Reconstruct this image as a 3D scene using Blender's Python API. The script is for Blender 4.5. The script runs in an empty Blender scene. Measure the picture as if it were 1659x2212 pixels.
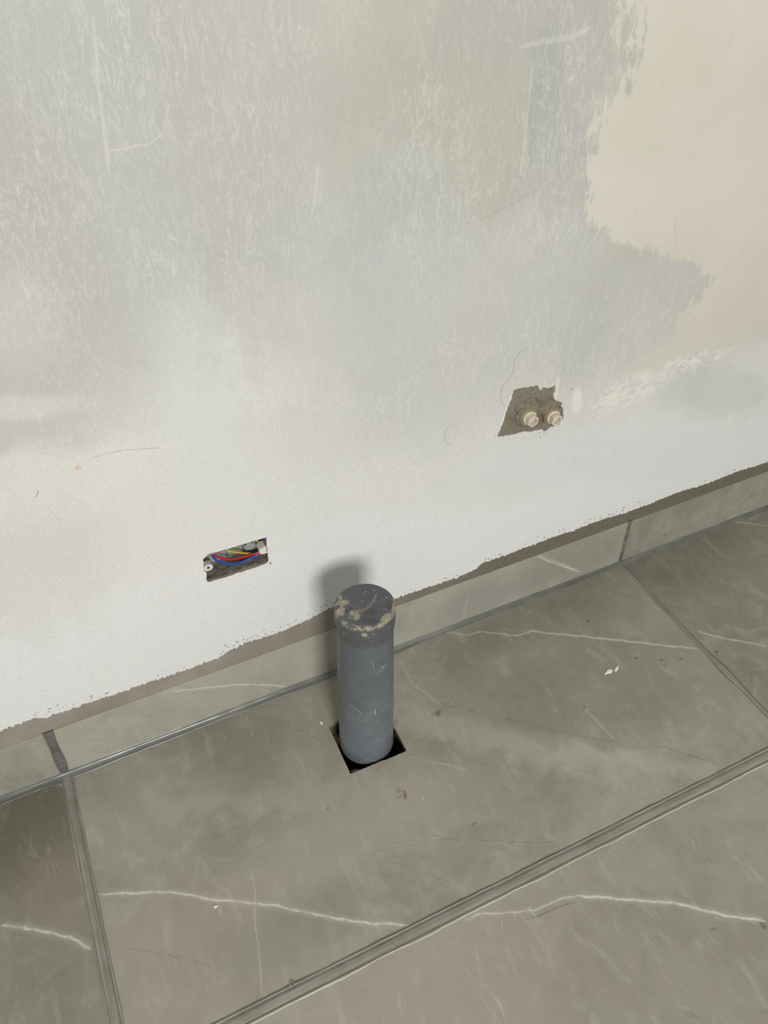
import bpy, bmesh, math, random
from mathutils import Vector, Matrix, noise
from mathutils.geometry import tessellate_polygon

# ------------------------------------------------------------------ camera
C = bpy.context.scene.collection
SC = bpy.context.scene
FL, PITCH, YAW, ROLL = 1781.1, 0.7178, 0.4252, -0.0218
CAM = Vector((0.1914, -0.9677, 1.3000))
_f = Vector((math.sin(YAW)*math.cos(PITCH), math.cos(YAW)*math.cos(PITCH), -math.sin(PITCH)))
_r = Vector((math.cos(YAW), -math.sin(YAW), 0)); _u = _r.cross(_f)
RT = _r*math.cos(ROLL) + _u*math.sin(ROLL)
UP = -_r*math.sin(ROLL) + _u*math.cos(ROLL)
cd = bpy.data.cameras.new('camera'); cam = bpy.data.objects.new('camera', cd); C.objects.link(cam)
cd.sensor_fit = 'VERTICAL'; cd.sensor_height = 36.0; cd.lens = FL*36.0/2212.0
cd.clip_start = 0.05; cd.clip_end = 50
M = Matrix((RT, UP, -_f)).transposed().to_4x4(); M.translation = CAM
cam.matrix_world = M
SC.camera = cam

# ------------------------------------------------------------------ light
world = bpy.data.worlds.new('world'); SC.world = world; world.use_nodes = True
wb = world.node_tree.nodes['Background']
wb.inputs[0].default_value = (1.0, 0.98, 0.93, 1); wb.inputs[1].default_value = 0.47
PX, PY = 0.5102, -0.164                      # where the drain pipe stands
def area(name, target, azim, elev, dist, size, size_y, power, colour):
    l = bpy.data.lights.new(name, 'AREA'); l.shape = 'RECTANGLE'; l.size = size; l.size_y = size_y
    l.energy = power; l.color = colour
    o = bpy.data.objects.new(name, l); C.objects.link(o)
    d = Vector((math.sin(azim)*math.cos(elev), -math.cos(azim)*math.cos(elev), math.sin(elev)))
    o.location = Vector(target) + d*dist
    o.rotation_euler = (-d).to_track_quat('-Z', 'Y').to_euler()
    return o
area('window_light', (PX, PY, 0.35), math.radians(-8.5), math.radians(27), 3.6, 0.72, 0.80, 110, (1.0, 0.99, 0.955))
SC.view_settings.view_transform = 'Standard'; SC.view_settings.look = 'None'
SC.view_settings.exposure = 0.0; SC.view_settings.gamma = 1.0; SC.view_settings.use_curve_mapping = False

# ------------------------------------------------------------------ helpers
def ray(px, py): return _f*FL + RT*(px-829.5) - UP*(py-1106)
def F(px, py, z=0.0):                        # point of the floor seen at a pixel of the photograph
    d = ray(px, py); return CAM + d*((z-CAM.z)/d.z)
def W(px, py, y=0.002):                      # point of the wall seen at a pixel of the photograph
    d = ray(px, py); return CAM + d*((y-CAM.y)/d.y)
def wxz(px, py): p = W(px, py); return (p.x, p.z)
def fxy(px, py): p = F(px, py); return (p.x, p.y)
def lin(c):
    if isinstance(c, str): c = [int(c[i:i+2], 16)/255 for i in (0, 2, 4)]
    return tuple((x/12.92 if x <= .04045 else ((x+.055)/1.055)**2.4) for x in c) + (1,)

def obj(name, bm, mat, parent=None, smooth=False, mtx=None):
    me = bpy.data.meshes.new(name)
    bm.normal_update(); bm.to_mesh(me); bm.free()
    if smooth:
        for p in me.polygons: p.use_smooth = True
    o = bpy.data.objects.new(name, me); C.objects.link(o)
    if mat: me.materials.append(mat)
    if parent: o.parent = parent
    if mtx is not None: o.matrix_world = mtx
    return o
def empty(name, loc=(0, 0, 0)):
    o = bpy.data.objects.new(name, None); C.objects.link(o); o.location = loc; o.empty_display_size = .05
    return o
def tag(o, label=None, cat=None, group=None, kind=None):
    for k, v in (('label', label), ('category', cat), ('group', group), ('kind', kind)):
        if v: o[k] = v
    return o
def centre(o):                               # move the origin of a lone mesh to its middle
    c = sum((v.co for v in o.data.vertices), Vector())/len(o.data.vertices)
    for v in o.data.vertices: v.co -= c
    o.location = c
    return o
def local(o, parent):                        # keep world-space vertices under a moved parent
    o.parent = parent
    off = Vector(parent.location)
    for v in o.data.vertices: v.co -= off
    return o

# ------------------------------------------------------------------ node kit
class NK:
    def __init__(s, name):
        s.m = bpy.data.materials.new(name); s.m.use_nodes = True
        s.t = s.m.node_tree; s.n = s.t.nodes
        s.b = s.n['Principled BSDF']
        g = s.n.new('ShaderNodeNewGeometry'); s.pos = g.outputs['Position']; s.nrm = g.outputs['Normal']
        sp = s.n.new('ShaderNodeSeparateXYZ'); s.t.links.new(s.pos, sp.inputs[0])
        s.x, s.y, s.z = sp.outputs
        s.cache = {}
    def put(s, v, sock):
        if isinstance(v, bpy.types.NodeSocket): s.t.links.new(v, sock)
        elif v is not None:
            if hasattr(sock.default_value, '__len__') and not hasattr(v, '__len__'): v = (v,)*len(sock.default_value)
            sock.default_value = v
    def math(s, op, a, b=None, c=None, clamp=False):
        n = s.n.new('ShaderNodeMath'); n.operation = op; n.use_clamp = clamp
        for i, v in enumerate((a, b, c)):
            if v is not None: s.put(v, n.inputs[i])
        return n.outputs[0]
    def add(s, a, b): return s.math('ADD', a, b)
    def sub(s, a, b): return s.math('SUBTRACT', a, b)
    def mul(s, a, b): return s.math('MULTIPLY', a, b)
    def mad(s, a, b, c): return s.math('MULTIPLY_ADD', a, b, c)
    def mn(s, a, b): return s.math('MINIMUM', a, b)
    def mx(s, a, b): return s.math('MAXIMUM', a, b)
    def ramp(s, v, a, b, lo=0.0, hi=1.0, smooth=True):
        n = s.n.new('ShaderNodeMapRange'); n.interpolation_type = 'SMOOTHSTEP' if smooth else 'LINEAR'
        s.put(v, n.inputs[0])
        if a > b: a, b, lo, hi = b, a, hi, lo
        for i, k in enumerate((a, b, lo, hi)): n.inputs[i+1].default_value = k
        return n.outputs[0]
    def vec(s, x, y, z):
        n = s.n.new('ShaderNodeCombineXYZ')
        for i, v in enumerate((x, y, z)): s.put(v, n.inputs[i])
        return n.outputs[0]
    def mapping(s, scale=(1, 1, 1), rot=(0, 0, 0), loc=(0, 0, 0), src=None):
        n = s.n.new('ShaderNodeMapping'); s.put(src or s.pos, n.inputs[0])
        n.inputs['Scale'].default_value = scale; n.inputs['Rotation'].default_value = rot; n.inputs['Location'].default_value = loc
        return n.outputs[0]
    def noise(s, scale, detail=4, rough=.55, dist=0, vec=None, col=False, lac=2.0):
        n = s.n.new('ShaderNodeTexNoise'); s.put(vec or s.pos, n.inputs['Vector'])
        n.inputs['Scale'].default_value = scale; n.inputs['Detail'].default_value = detail
        n.inputs['Roughness'].default_value = rough; n.inputs['Distortion'].default_value = dist
        n.inputs['Lacunarity'].default_value = lac
        return n.outputs[1 if col else 0]
    def voro(s, scale, feat='F1', vec=None, rnd=1.0):
        n = s.n.new('ShaderNodeTexVoronoi'); n.feature = feat; s.put(vec or s.pos, n.inputs['Vector'])
        n.inputs['Scale'].default_value = scale; n.inputs['Randomness'].default_value = rnd
        return n.outputs['Distance'], (n.outputs['Color'] if feat == 'F1' else None)
    def mix(s, f, a, b, mode='MIX'):
        n = s.n.new('ShaderNodeMix'); n.data_type = 'RGBA'; n.blend_type = mode; n.clamp_factor = True
        s.put(f, n.inputs[0])
        for v, i in ((a, 6), (b, 7)):
            if isinstance(v, (str, tuple, list)): v = lin(v) if isinstance(v, str) or len(v) == 3 else v
            s.put(v, n.inputs[i])
        return n.outputs[2]
    def curve(s, v, pts, handle='AUTO_CLAMPED'):
        n = s.n.new('ShaderNodeFloatCurve'); s.put(v, n.inputs['Value'])
        c = n.mapping.curves[0]; n.mapping.use_clip = False
        while len(c.points) > 2: c.points.remove(c.points[1])
        c.points[0].location = pts[0]; c.points[-1].location = pts[-1]
        for p in pts[1:-1]: c.points.new(*p)
        for p in c.points: p.handle_type = handle
        n.mapping.update()
        return n.outputs[0]
    def uv(s, plane):                        # the two coordinates that lie in the plane
        return {'xy': (s.x, s.y), 'xz': (s.x, s.z)}[plane]
    def stroke(s, plane, pts, width, soft=.5, jitter=None, taper=.04, fade=(1, 1), bow='VECTOR', wcurve=None):
        """mask of a line that runs through pts (plane coordinates); width in metres. The line is a function of its own long axis."""
        a, b = Vector(pts[0]), Vector(pts[-1]); L = (b-a).length; d = (b-a)/L; nrm = Vector((-d.y, d.x))
        ts = [((Vector(p)-a).dot(d)/L, (Vector(p)-a).dot(nrm)) for p in pts]
        S = max(max(abs(q[1]) for q in ts)*1.05, 1e-3)
        u, v = s.uv(plane)
        t = s.add(s.mul(s.sub(u, a.x), d.x/L), s.mul(s.sub(v, a.y), d.y/L))
        o = s.add(s.mul(s.sub(u, a.x), nrm.x), s.mul(s.sub(v, a.y), nrm.y))
        if len(ts) > 2:
            cv = s.curve(t, [(q[0], q[1]/(2*S)+.5) for q in ts], bow)
            o = s.sub(o, s.mul(s.sub(cv, .5), 2*S))
        if jitter is not None: o = s.add(o, jitter)
        k = s.math('ABSOLUTE', o)
        env = s.mul(s.ramp(t, -.001, taper, 0, 1), s.ramp(t, 1.001, 1-taper, 0, 1))
        wd = s.mul(env, width)
        if wcurve: wd = s.mul(wd, s.curve(t, wcurve))
        k = s.math('DIVIDE', k, s.mx(wd, 1e-5))
        m = s.ramp(k, 1.0, 1.0-soft, 0, 1)
        m = s.mul(m, s.math('GREATER_THAN', env, .001))
        if fade != (1, 1): m = s.mul(m, s.ramp(t, 0, 1, fade[0], fade[1], smooth=False))
        return m
    def blob(s, plane, c, r, ang=0, soft=.5, warp=None, amt=.4):
        u, v = s.uv(plane); ca, sa = math.cos(ang), math.sin(ang)
        du, dv = s.sub(u, c[0]), s.sub(v, c[1])
        e = s.math('DIVIDE', s.add(s.mul(du, ca), s.mul(dv, sa)), r[0])
        g = s.math('DIVIDE', s.sub(s.mul(dv, ca), s.mul(du, sa)), r[1])
        k = s.math('SQRT', s.add(s.mul(e, e), s.mul(g, g)))
        if warp is not None: k = s.mad(s.sub(warp, .5), amt*2, k)
        return s.ramp(k, 1+soft, 1-soft, 0, 1)
    def bump(s, h, strength=1.0, dist=.001, prev=None):
        n = s.n.new('ShaderNodeBump'); n.inputs['Strength'].default_value = strength
        n.inputs['Distance'].default_value = dist; s.put(h, n.inputs['Height'])
        if prev is not None: s.t.links.new(prev, n.inputs['Normal'])
        return n.outputs[0]
    def out(s, col, rough=.6, normal=None, spec=None, metal=None, coat=None):
        if isinstance(col, str): col = lin(col)
        s.put(col, s.b.inputs['Base Color']); s.put(rough, s.b.inputs['Roughness'])
        if normal is not None: s.t.links.new(normal, s.b.inputs['Normal'])
        if spec is not None: s.b.inputs['Specular IOR Level'].default_value = spec
        if metal is not None: s.b.inputs['Metallic'].default_value = metal
        if coat is not None: s.b.inputs['Coat Weight'].default_value = coat; s.b.inputs['Coat Roughness'].default_value = .12
        return s.m

# ------------------------------------------------------------------ materials
def mat_primer():
    k = NK('white_primer')
    warpc = k.noise(9, 4, .6, col=True)
    wv = k.n.new('ShaderNodeSeparateXYZ'); k.t.links.new(warpc, wv.inputs[0])
    big = k.noise(4.5, 5, .6); edge = k.noise(14, 5, .62); fine = k.noise(60, 4, .7)
    # roller fibres: ridges of a stretched, distorted noise
    st = k.mapping(scale=(1.25, 1, .33), rot=(0, math.radians(6), 0))
    rid = k.math('ABSOLUTE', k.sub(k.noise(80, 3, .6, .5, vec=st), .5))
    fib = k.ramp(rid, .0, .045, 1, 0)
    rid2 = k.math('ABSOLUTE', k.sub(k.noise(42, 4, .6, .7, vec=st), .5))
    fib2 = k.ramp(rid2, .0, .03, 1, 0)
    stip = k.noise(560, 2, .6); mott = k.noise(290, 3, .6, .5, vec=k.mapping(scale=(1, 1, .7)))
    base = k.mix(k.ramp(big, .38, .62), 'aba89f', 'b5b2a9')
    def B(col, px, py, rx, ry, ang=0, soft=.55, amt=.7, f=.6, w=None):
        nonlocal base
        c = wxz(px, py); kd = .875+.095*min(1, max(0, (py-600)/450))  # kd darkens the tints higher up, painting in the dimmer upper wall
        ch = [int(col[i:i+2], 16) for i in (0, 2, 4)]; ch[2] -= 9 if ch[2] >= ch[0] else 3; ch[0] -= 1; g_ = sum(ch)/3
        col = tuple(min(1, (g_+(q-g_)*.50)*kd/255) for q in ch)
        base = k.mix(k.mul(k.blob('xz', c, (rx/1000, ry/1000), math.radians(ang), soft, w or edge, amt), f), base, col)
    # cooler and whiter towards the skirting: light falloff up the wall put into the colour
    low = k.ramp(k.mad(k.sub(big, .5), .35, k.mad(k.x, .05, k.z)), .80, .30)
    base = k.mix(low, base, 'd2d3d2')
    # tinted drifts of old paint under the thin primer
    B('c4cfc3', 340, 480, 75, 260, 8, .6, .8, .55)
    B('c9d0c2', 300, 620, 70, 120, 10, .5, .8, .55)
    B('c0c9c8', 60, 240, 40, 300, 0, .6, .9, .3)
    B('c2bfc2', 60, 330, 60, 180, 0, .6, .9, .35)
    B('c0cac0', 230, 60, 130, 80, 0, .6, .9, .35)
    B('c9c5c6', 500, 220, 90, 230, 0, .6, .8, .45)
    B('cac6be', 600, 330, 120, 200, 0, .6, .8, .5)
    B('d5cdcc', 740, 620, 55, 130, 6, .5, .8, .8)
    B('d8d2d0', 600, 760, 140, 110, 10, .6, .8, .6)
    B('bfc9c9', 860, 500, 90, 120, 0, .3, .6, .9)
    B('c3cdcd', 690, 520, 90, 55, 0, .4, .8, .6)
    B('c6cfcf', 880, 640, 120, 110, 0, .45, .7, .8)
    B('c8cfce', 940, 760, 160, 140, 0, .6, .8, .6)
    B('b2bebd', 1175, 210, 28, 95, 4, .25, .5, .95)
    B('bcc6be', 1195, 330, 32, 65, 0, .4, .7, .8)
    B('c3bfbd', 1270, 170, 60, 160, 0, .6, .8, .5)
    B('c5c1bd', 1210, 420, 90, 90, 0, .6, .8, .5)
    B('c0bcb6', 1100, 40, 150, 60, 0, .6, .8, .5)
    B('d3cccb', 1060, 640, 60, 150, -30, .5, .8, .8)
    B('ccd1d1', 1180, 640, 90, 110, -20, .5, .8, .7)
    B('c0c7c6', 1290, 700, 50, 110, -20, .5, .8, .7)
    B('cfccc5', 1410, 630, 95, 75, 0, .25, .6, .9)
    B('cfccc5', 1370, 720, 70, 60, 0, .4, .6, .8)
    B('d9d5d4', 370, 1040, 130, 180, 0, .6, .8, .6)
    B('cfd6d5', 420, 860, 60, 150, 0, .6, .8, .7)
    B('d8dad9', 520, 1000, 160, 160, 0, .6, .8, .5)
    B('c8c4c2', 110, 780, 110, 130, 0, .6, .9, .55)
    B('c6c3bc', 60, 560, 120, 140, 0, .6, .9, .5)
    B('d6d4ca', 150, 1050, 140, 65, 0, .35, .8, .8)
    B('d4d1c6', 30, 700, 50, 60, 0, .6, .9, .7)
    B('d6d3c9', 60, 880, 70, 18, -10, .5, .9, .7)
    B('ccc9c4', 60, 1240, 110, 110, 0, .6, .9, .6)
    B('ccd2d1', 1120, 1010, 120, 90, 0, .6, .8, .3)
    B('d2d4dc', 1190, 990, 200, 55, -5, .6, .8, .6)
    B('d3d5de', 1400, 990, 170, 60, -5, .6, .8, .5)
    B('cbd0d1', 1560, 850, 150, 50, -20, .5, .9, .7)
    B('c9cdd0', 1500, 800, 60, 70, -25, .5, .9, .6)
    # the smooth cream putty at the right: a bank with a ragged edge
    pe = [wxz(*p) for p in ((1350, 0), (1350, 160), (1300, 240), (1265, 330), (1255, 440), (1300, 500), (1400, 545), (1500, 625), (1470, 700), (1400, 760), (1300, 830), (1240, 860))]
    z1, z0 = pe[0][1], pe[-1][1]
    t = k.math('DIVIDE', k.sub(k.z, z0), z1-z0)
    xs = [p[0] for p in pe]; x0, x1 = min(xs)-.02, max(xs)+.02
    cv = k.curve(t, sorted((((p[1]-z0)/(z1-z0), (p[0]-x0)/(x1-x0)) for p in pe)))
    sx = k.sub(k.x, k.mad(cv, x1-x0, x0))
    rag = k.add(k.mul(k.sub(edge, .5), .16), k.mul(k.sub(k.noise(70, 4, .65, .8, vec=st), .5), .12))
    putty = k.mul(k.ramp(k.add(sx, rag), -.006, .014), k.ramp(t, -.1, .12))
    lowcut = k.ramp(k.add(k.sub(k.z, k.mad(k.sub(k.x, wxz(1640, 740)[0]), -.04, wxz(1640, 740)[1])), k.mul(rag, .8)), -.01, .02)
    putty = k.mul(putty, lowcut)
    # torn tail of putty running down left of the outlets
    tail = k.stroke('xz', [wxz(1600, 740), wxz(1480, 770), wxz(1380, 830), wxz(1270, 890)], .045, .6, k.mul(rag, .45), .1)
    tail = k.mul(tail, k.ramp(k.noise(45, 4, .65, 1.2, vec=k.mapping(scale=(1, 1, 1.9), rot=(0, .6, 0))), .46, .52))
    tailm = k.mul(tail, k.sub(1.0, putty))
    pcol = k.mix(k.ramp(big, .35, .65), 'bfbbaf', 'c5c1b6')
    pcol = k.mix(k.mul(k.ramp(k.noise(38, 5, .65, .5), .63, .72), .35), pcol, 'b0aca0')
    scr = k.ramp(k.math('ABSOLUTE', k.sub(k.noise(16, 3, .5, 1.5, vec=k.mapping(scale=(1.0, 1, .22), rot=(0, .15, 0))), .5)), 0, .004, 1, 0)
    pcol = k.mix(k.mul(k.mul(scr, k.ramp(k.noise(7, 2), .56, .66)), .45), pcol, 'a9a59a')
    # fibre detail over the primer
    amp = k.ramp(k.noise(6, 3), .35, .65, .35, 1.0)
    c2 = k.mix(k.mul(k.mul(fib, amp), .22), base, 'd8d6cf')
    c2 = k.mix(k.mul(k.mul(fib2, amp), .22), c2, 'd9d7d0')
    c2 = k.mix(k.mul(k.ramp(mott, .50, .66), .17), c2, 'a8a8a5')
    c2 = k.mix(k.mul(k.ramp(stip, .52, .66), .17), c2, '9c9d9a')
    pits = k.mul(k.ramp(k.voro(85)[0], .085, .05), k.ramp(k.noise(10, 2), .60, .68))
    c2 = k.mix(k.mul(pits, .35), c2, '8f8c84')
    col = k.mix(putty, k.mix(k.mul(tailm, .8), c2, 'd9d2ca'), pcol)
    # hairline cracks, trowel marks
    jit = k.mul(k.sub(k.noise(60, 3, .6), .5), .006)
    cr = k.stroke('xz', [wxz(1146, 742), wxz(1112, 775), wxz(1106, 805), wxz(1084, 838), wxz(1081, 862), wxz(1092, 880)], .0007, .6, k.mul(jit, .9), bow='AUTO_CLAMPED')
    cr = k.mx(cr, k.mul(k.stroke('xz', [wxz(196, 990), wxz(225, 979), wxz(265, 972), wxz(345, 966)], .0008, .6, k.mul(jit, .4)), .7))
    cr = k.mx(cr, k.stroke('xz', [wxz(82, 1058), wxz(81, 1066), wxz(76, 1073)], .0010, .6))
    cr = k.mx(cr, k.mul(k.stroke('xz', [wxz(1000, 484), wxz(1040, 472), wxz(1078, 456), wxz(1140, 420)], .0013, .8, k.mul(jit, 1.3), bow='AUTO_CLAMPED'), .35))
    cr = k.mx(cr, k.mul(k.stroke('xz', [wxz(100, 1090), wxz(132, 1131)], .0006, .6), .45))
    col = k.mix(k.mul(cr, .6), col, '8a857c')
    hp = k.blob('xz', wxz(168, 1009), (.0052, .0042), 0, .25, fine, .5)
    col = k.mix(k.mul(hp, .8), col, 'c4b2a2')
    ring = k.mul(k.blob('xz', wxz(972, 938), (.012, .021), 0, .12, fine, .3), k.sub(1.0, k.blob('xz', wxz(973, 937), (.0105, .019), 0, .12, fine, .3)))
    col = k.mix(k.mul(ring, .35), col, '8d8d89')
    rdg = k.stroke('xz', [wxz(205, 60), wxz(214, 200), wxz(232, 330), wxz(240, 400)], .004, .9, k.mul(jit, 1.2), .15)
    rdg = k.mx(rdg, k.stroke('xz', [wxz(232, 330), wxz(275, 322), wxz(325, 310), wxz(358, 285)], .003, .9, k.mul(jit, 1.5), .15))
    rdg = k.mx(rdg, k.stroke('xz', [wxz(1110, 105), wxz(1160, 92), wxz(1240, 80), wxz(1290, 50)], .006, .9, k.mul(jit, 1.6), .2))
    rdg = k.mx(rdg, k.stroke('xz', [wxz(1150, 130), wxz(1143, 210), wxz(1130, 330), wxz(1120, 390)], .0035, .9, k.mul(jit, 1.2), .1))
    rdg = k.mx(rdg, k.stroke('xz', [wxz(690, 340), wxz(683, 400), wxz(672, 480)], .004, .9, k.mul(jit, 1.5), .15))
    col = k.mix(k.mul(rdg, .3), col, 'cfccc2')
    vsm = k.blob('xz', wxz(1245, 865), (.010, .028), .15, .4, edge, .6)
    col = k.mix(k.mul(vsm, .7), col, 'd8d2cb')
    inv = k.sub(1.0, putty)
    h = k.add(k.mul(k.add(k.mul(fib, .25), k.add(k.mul(fib2, .35), k.mul(mott, .7))), k.mad(inv, .9, .1)), k.add(k.mul(edge, 1.3), k.add(k.mul(rdg, 1.1), k.mul(cr, -1.5))))
    h = k.add(h, k.mul(putty, 1.0))
    return k.out(col, .82, k.bump(h, .40, .0010), spec=.25)

def mat_render():
    k = NK('grey_brown_render')
    n = k.noise(14, 4); f = k.noise(220, 4, .7); br = k.noise(5, 3)
    c = k.mix(k.ramp(n, .35, .65), '878076', '918a82')
    c = k.mix(k.mul(k.ramp(br, .45, .6), .5), c, '7c766b')
    c = k.mix(k.mul(k.ramp(f, .55, .75), .35), c, '6d665d')
    c = k.mix(k.ramp(k.mad(k.sub(n, .5), .25, k.x), .35, .95), c, k.mix(k.ramp(f, .4, .7), '6b665a', '625c51'))
    # darker cement ring round the water outlets
    g = k.blob('xz', wxz(1150, 893), (.044, .026), .1, .45, k.noise(60, 4), .7)
    c = k.mix(k.ramp(k.z, .30, .36), c, k.mix(k.ramp(f, .4, .7), '7b756a', '6f685c'))
    c = k.mix(k.mul(g, .65), c, '625849')
    return k.out(c, .9, k.bump(k.add(k.mul(f, .8), n), .5, .001), spec=.15)

def mat_tile(name, veins=(), cracks=(), patches=(), seed=0.0, base=('7e7b70', '8b887d'), plane='xy', scratch=1.0, rot=25, bands=()):
    """polished grey stone-look porcelain; veins and cracks are print in the glaze, points in plane coordinates"""
    k = NK(name)
    off = k.mapping(loc=(seed*3.7, seed*1.9, seed*2.3))
    big = k.noise(5.5, 6, .6, .5, vec=off); mid = k.noise(22, 5, .62, .8, vec=off); fine = k.noise(130, 3, .65)
    c = k.mix(k.ramp(big, .34, .66), base[0], base[1])
    c = k.mix(k.mul(k.ramp(mid, .48, .70), .42), c, 'a09d91')
    c = k.mix(k.mul(k.ramp(mid, .46, .30), .32), c, '75726a')
    edge = k.noise(16, 5, .6, .6, vec=off)
    for (col, ctr, r, ang, soft, f) in patches:
        c = k.mix(k.mul(k.blob(plane, ctr, r, math.radians(ang), soft, edge, .55), f), c, col)
    for (pts, w, f, col) in bands:
        c = k.mix(k.mul(k.stroke(plane, pts, w, .9, k.mul(k.sub(edge, .5), .11), .1), f), c, col)
    # faint hairline scratches in the stone print, mostly along one direction
    if plane == 'xy': st = k.mapping(scale=(1, .30, 1), rot=(0, 0, math.radians(-rot)), loc=(seed, seed*2, 0))
    else: st = k.mapping(scale=(1, 1, .35), rot=(0, math.radians(rot), 0), loc=(seed, 0, seed*2))
    st2 = k.mapping(scale=(1, .10, 1), rot=(0, 0, math.radians(-rot-4)), loc=(seed, seed*2, 0)) if plane == 'xy' else k.mapping(scale=(1, 1, .14), rot=(0, math.radians(rot+6), 0), loc=(seed, 0, seed*2))
    s1 = k.ramp(k.math('ABSOLUTE', k.sub(k.noise(17, 3, .5, .35, vec=st2), .5)), 0, .004, 1, 0)
    s1 = k.mul(s1, k.ramp(k.noise(24, 3, .6, vec=off), .50, .66))
    s2 = k.ramp(k.math('ABSOLUTE', k.sub(k.noise(30, 2, .5, .25, vec=st2), .46)), 0, .005, 1, 0)
    s2 = k.mul(s2, k.ramp(k.noise(33, 3, .6), .52, .68))
    wisp = k.ramp(k.noise(34, 5, .70, .5, vec=st), .52, .74)
    c = k.mix(k.mul(k.mx(s1, s2), .34*scratch), c, 'b9b5a8')
    c = k.mix(k.mul(wisp, .34*scratch), c, 'aaa79b')
    d1 = k.ramp(k.math('ABSOLUTE', k.sub(k.noise(5.0, 5, .55, .9, vec=off), .53)), 0, .0022, 1, 0)
    c = k.mix(k.mul(k.mul(d1, k.ramp(k.noise(6, 2, vec=off), .52, .64)), .32*scratch), c, '5e5b52')
    spk = k.mul(k.ramp(k.voro(210)[0], .13, .08), k.ramp(k.noise(17, 2), .55, .68))
    c = k.mix(k.mul(spk, .35), c, 'c8c5b8')
    j = k.mul(k.sub(k.noise(38, 4, .6), .5), .010); j2 = k.mul(k.sub(k.noise(120, 3, .6), .5), .003)
    jj = k.add(j, j2)
    brk = k.ramp(k.noise(70, 4, .65), .35, .58, .35, 1.0)
    for v in veins:
        pts, w, f = v[:3]; wc = v[3] if len(v) > 3 else None
        halo = k.stroke(plane, pts, w*4.5, .95, jj, .05)
        c = k.mix(k.mul(halo, .45*f), c, 'a8a598')
        m = k.stroke(plane, pts, w*1.35, .95, jj, .06, wcurve=wc)
        c = k.mix(k.mul(k.mul(m, brk), f), c, 'cbc7b9')
    for v in cracks:
        pts, w, f = v[:3]
        m = k.stroke(plane, pts, w, .6, jj, .12)
        c = k.mix(k.mul(k.mul(m, k.ramp(k.noise(45, 3), .38, .55, .2, 1)), f), c, '504c43')
    rough = k.mad(mid, .14, .30)
    return k, c, rough, k.mul(fine, .3)

def fin_tile(t, extra=None):
    k, c, r, h = t
    if extra: c = extra(k, c)
    return k.out(c, r, k.bump(h, .12, .0004), spec=.42)

def mat_grout(along='x', name='tile_grout'):
    k = NK(name); f = k.noise(160, 4, .65); n = k.noise(20, 3)
    st = k.noise(330, 3, .6, vec=k.mapping(scale=(.03, 1, 1) if along == 'x' else (1, .03, 1), rot=(0, 0, math.radians(-1) if along == 'd' else 0)))
    c = k.mix(k.ramp(n, .35, .65), '7b796e', '85837a')
    c = k.mix(k.mul(k.ramp(st, .5, .62), .45), c, '646259')
    c = k.mix(k.mul(k.ramp(st, .47, .36), .35), c, '9e9c91')
    c = k.mix(k.mul(k.ramp(f, .5, .75), .25), c, '98968b')
    return k.out(c, .42, k.bump(k.add(k.mul(st, 1.5), k.mul(f, .5)), .5, .0008), spec=.5)
def mat_sealant():
    k = NK('wet_grey_sealant'); n = k.noise(18, 3); f = k.noise(110, 3)
    st = k.noise(90, 3, .6, vec=k.mapping(scale=(.05, 1, 1)))
    c = k.mix(k.ramp(n, .35, .65), '5b5c58', '686965')
    c = k.mix(k.mul(k.ramp(st, .48, .7), .5), c, '7e7f7b')
    c = k.mix(k.mul(k.ramp(st, .48, .3), .5), c, '4a4b47')
    return k.out(c, .25, k.bump(st, .45, .0010), spec=.5)
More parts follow.
